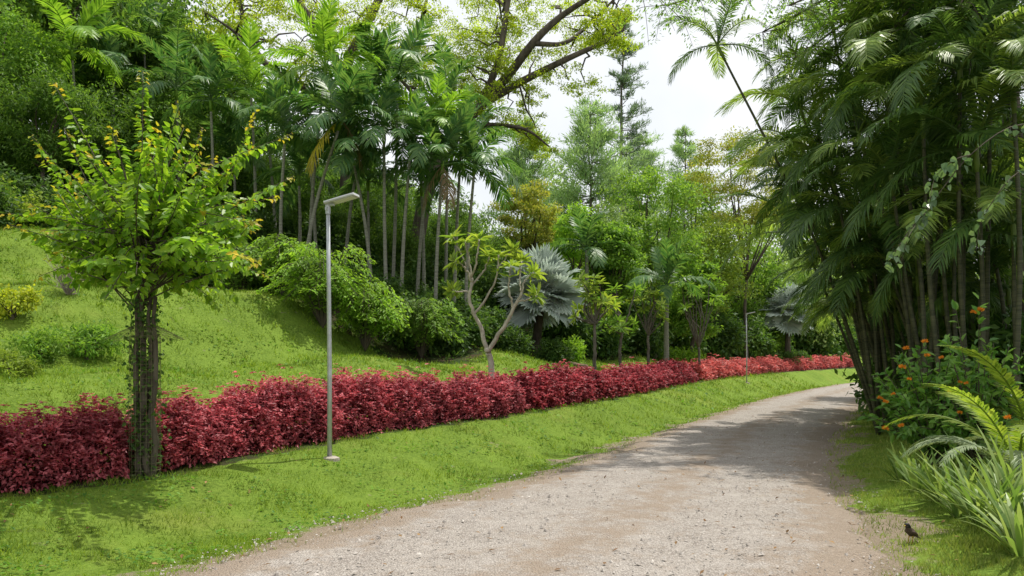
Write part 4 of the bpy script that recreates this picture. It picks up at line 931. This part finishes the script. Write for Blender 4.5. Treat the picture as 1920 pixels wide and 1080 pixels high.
for pts in ([(1960,230),(1890,240),(1820,290),(1770,350),(1735,400),(1705,440),(1690,490)], [(1960,300),(1900,330),(1860,380),(1838,420),(1830,470)], [(1820,290),(1790,300),(1755,330),(1742,380)], [(1735,400),(1715,420),(1680,470),(1665,500)]):
    Pc = spline([at(px, py, VY+R.normal()*.12) for px, py in pts], 20); tube(mt, Pc, np.linspace(.008, .003, 20), 4)
    k = 30; u = R.uniform(.0, 1, k)*19; Pk = np.stack([np.interp(u, np.arange(20), Pc[:, c]) for c in range(3)], 1)+rv(k)*.05
    leaf6(ml, Pk, rv(k)*.7-ZUP*.8, rv(k)*.6+np.array([-.3, -.8, .3]), R.uniform(.06, .12, k), R.uniform(.05, .09, k))
mt.build('stems', M['bark'], root, b); ml.build('leaves', M['vine'], root, b)

# ------------------------------------------------------------------ bird, standing on the dry verge
b = np.array([(1708-960)/F*6.35, 6.35, 0]); b[2] = H(b[0], b[1])
root = thing('bird', 'small dark brown bird with yellow legs standing on the grass at the road edge', 'bird', b, math.radians(205), scale=.95)
mb = MB(); sp_ = spline([[-.062, 0, .062], [-.045, 0, .075], [-.01, 0, .094], [.022, 0, .118], [.036, 0, .143], [.045, 0, .162], [.062, 0, .17], [.073, 0, .168]], 26)
rr = np.interp(np.linspace(0, 7, 26), np.arange(8), [.008, .022, .036, .034, .023, .021, .018, .006]); tube(mb, sp_, rr, 14)
mb.build('body', M['birdbrown'], root, smooth=True)
mb = MB(); hs = spline([[.034, 0, .143], [.042, 0, .158], [.056, 0, .17], [.074, 0, .168]], 10); tube(mb, hs, [.0235, .0235, .0235, .0235, .023, .022, .021, .018, .013, .006], 14); mb.build('head_plumage', M['birdblack'], root, smooth=True)
mb = MB(); tube(mb, [[.07, 0, .167], [.084, 0, .165], [.094, 0, .161]], [.006, .004, .001], 8); mb.build('beak', M['birdyellow'], root, smooth=True)
mb = MB(); mb.add([[-.05, -.014, .072], [-.05, .014, .072], [-.125, .02, .03], [-.125, -.02, .03], [-.05, -.014, .062], [-.05, .014, .062], [-.122, .019, .026], [-.122, -.019, .026]], [[0, 1, 2, 3], [7, 6, 5, 4], [0, 3, 7, 4], [1, 5, 6, 2], [3, 2, 6, 7], [0, 4, 5, 1]]); mb.build('tail', M['birdblack'], root)
for sg in (-1, 1):
    mb = MB(); Pw = np.array([[.03, sg*.03, .118], [.0, sg*.036, .098], [-.04, sg*.027, .076], [-.085, sg*.012, .052]]); Pw = spline(Pw, 8)
    tube(mb, Pw, [.006, .014, .018, .018, .015, .011, .007, .002], 8); mb.build('wing', M['birdbrown'], root, smooth=True)
    mb = MB(); tube(mb, [[-.005, sg*.016, .075], [.004, sg*.018, .045], [.0, sg*.019, .006]], [.009, .0045, .0038], 7)
    for a in (-.45, 0, .45, 3.14): tube(mb, [[0, sg*.019, .006], [.02*math.cos(a), sg*.019+.02*math.sin(a), .004], [.028*math.cos(a), sg*.019+.028*math.sin(a), .002]], [.0035, .0028, .0012], 5)
    mb.build('leg', M['birdyellow'], root, smooth=True)

# ------------------------------------------------------------------ light, sky, camera
el = math.radians(69); az = (.75, .66)
ds = Vector((az[0]*math.cos(el), az[1]*math.cos(el), math.sin(el))).normalized()
sd = bpy.data.lights.new('sun', 'SUN'); sd.energy = 5.0; sd.angle = math.radians(.5); sd.color = (1, .955, .86)
so_ = bpy.data.objects.new('sun', sd); COL.objects.link(so_); so_.rotation_euler = ds.to_track_quat('Z', 'Y').to_euler(); so_.location = (20, 20, 40)
w = bpy.data.worlds.new('World'); scene.world = w; w.use_nodes = True
nt = w.node_tree; bg = nt.nodes['Background']; sk = nt.nodes.new('ShaderNodeTexSky'); sk.sky_type = 'NISHITA'; sk.sun_disc = False
sk.sun_elevation = el; sk.sun_rotation = math.atan2(az[0], az[1]) % (2*math.pi); sk.dust_density = 4; sk.air_density = 1.3; sk.ozone_density = 1
tcw = nt.nodes.new('ShaderNodeTexCoord')
cf = ramp(nt, noise(nt, tcw.outputs['Generated'], 2.6, 5), .35, .62, (.7, .7, .7), (.97, .97, .97))
skc = mixc(nt, cf, sk.outputs[0], (7.2, 7.3, 7.4))
nt.links.new(skc, bg.inputs[0]); bg.inputs[1].default_value = .15
cam = bpy.data.cameras.new('camera'); cam.sensor_width = 36; cam.lens = F/1920*36; cam.shift_y = (HZ-540)/1920; cam.clip_end = 1000; cam.clip_start = .05
co_ = bpy.data.objects.new('camera', cam); COL.objects.link(co_); co_.location = (0, 0, E); co_.rotation_euler = (math.pi/2, 0, 0)
scene.camera = co_
scene.view_settings.view_transform = 'Standard'; scene.view_settings.look = 'None'; scene.view_settings.exposure = 0
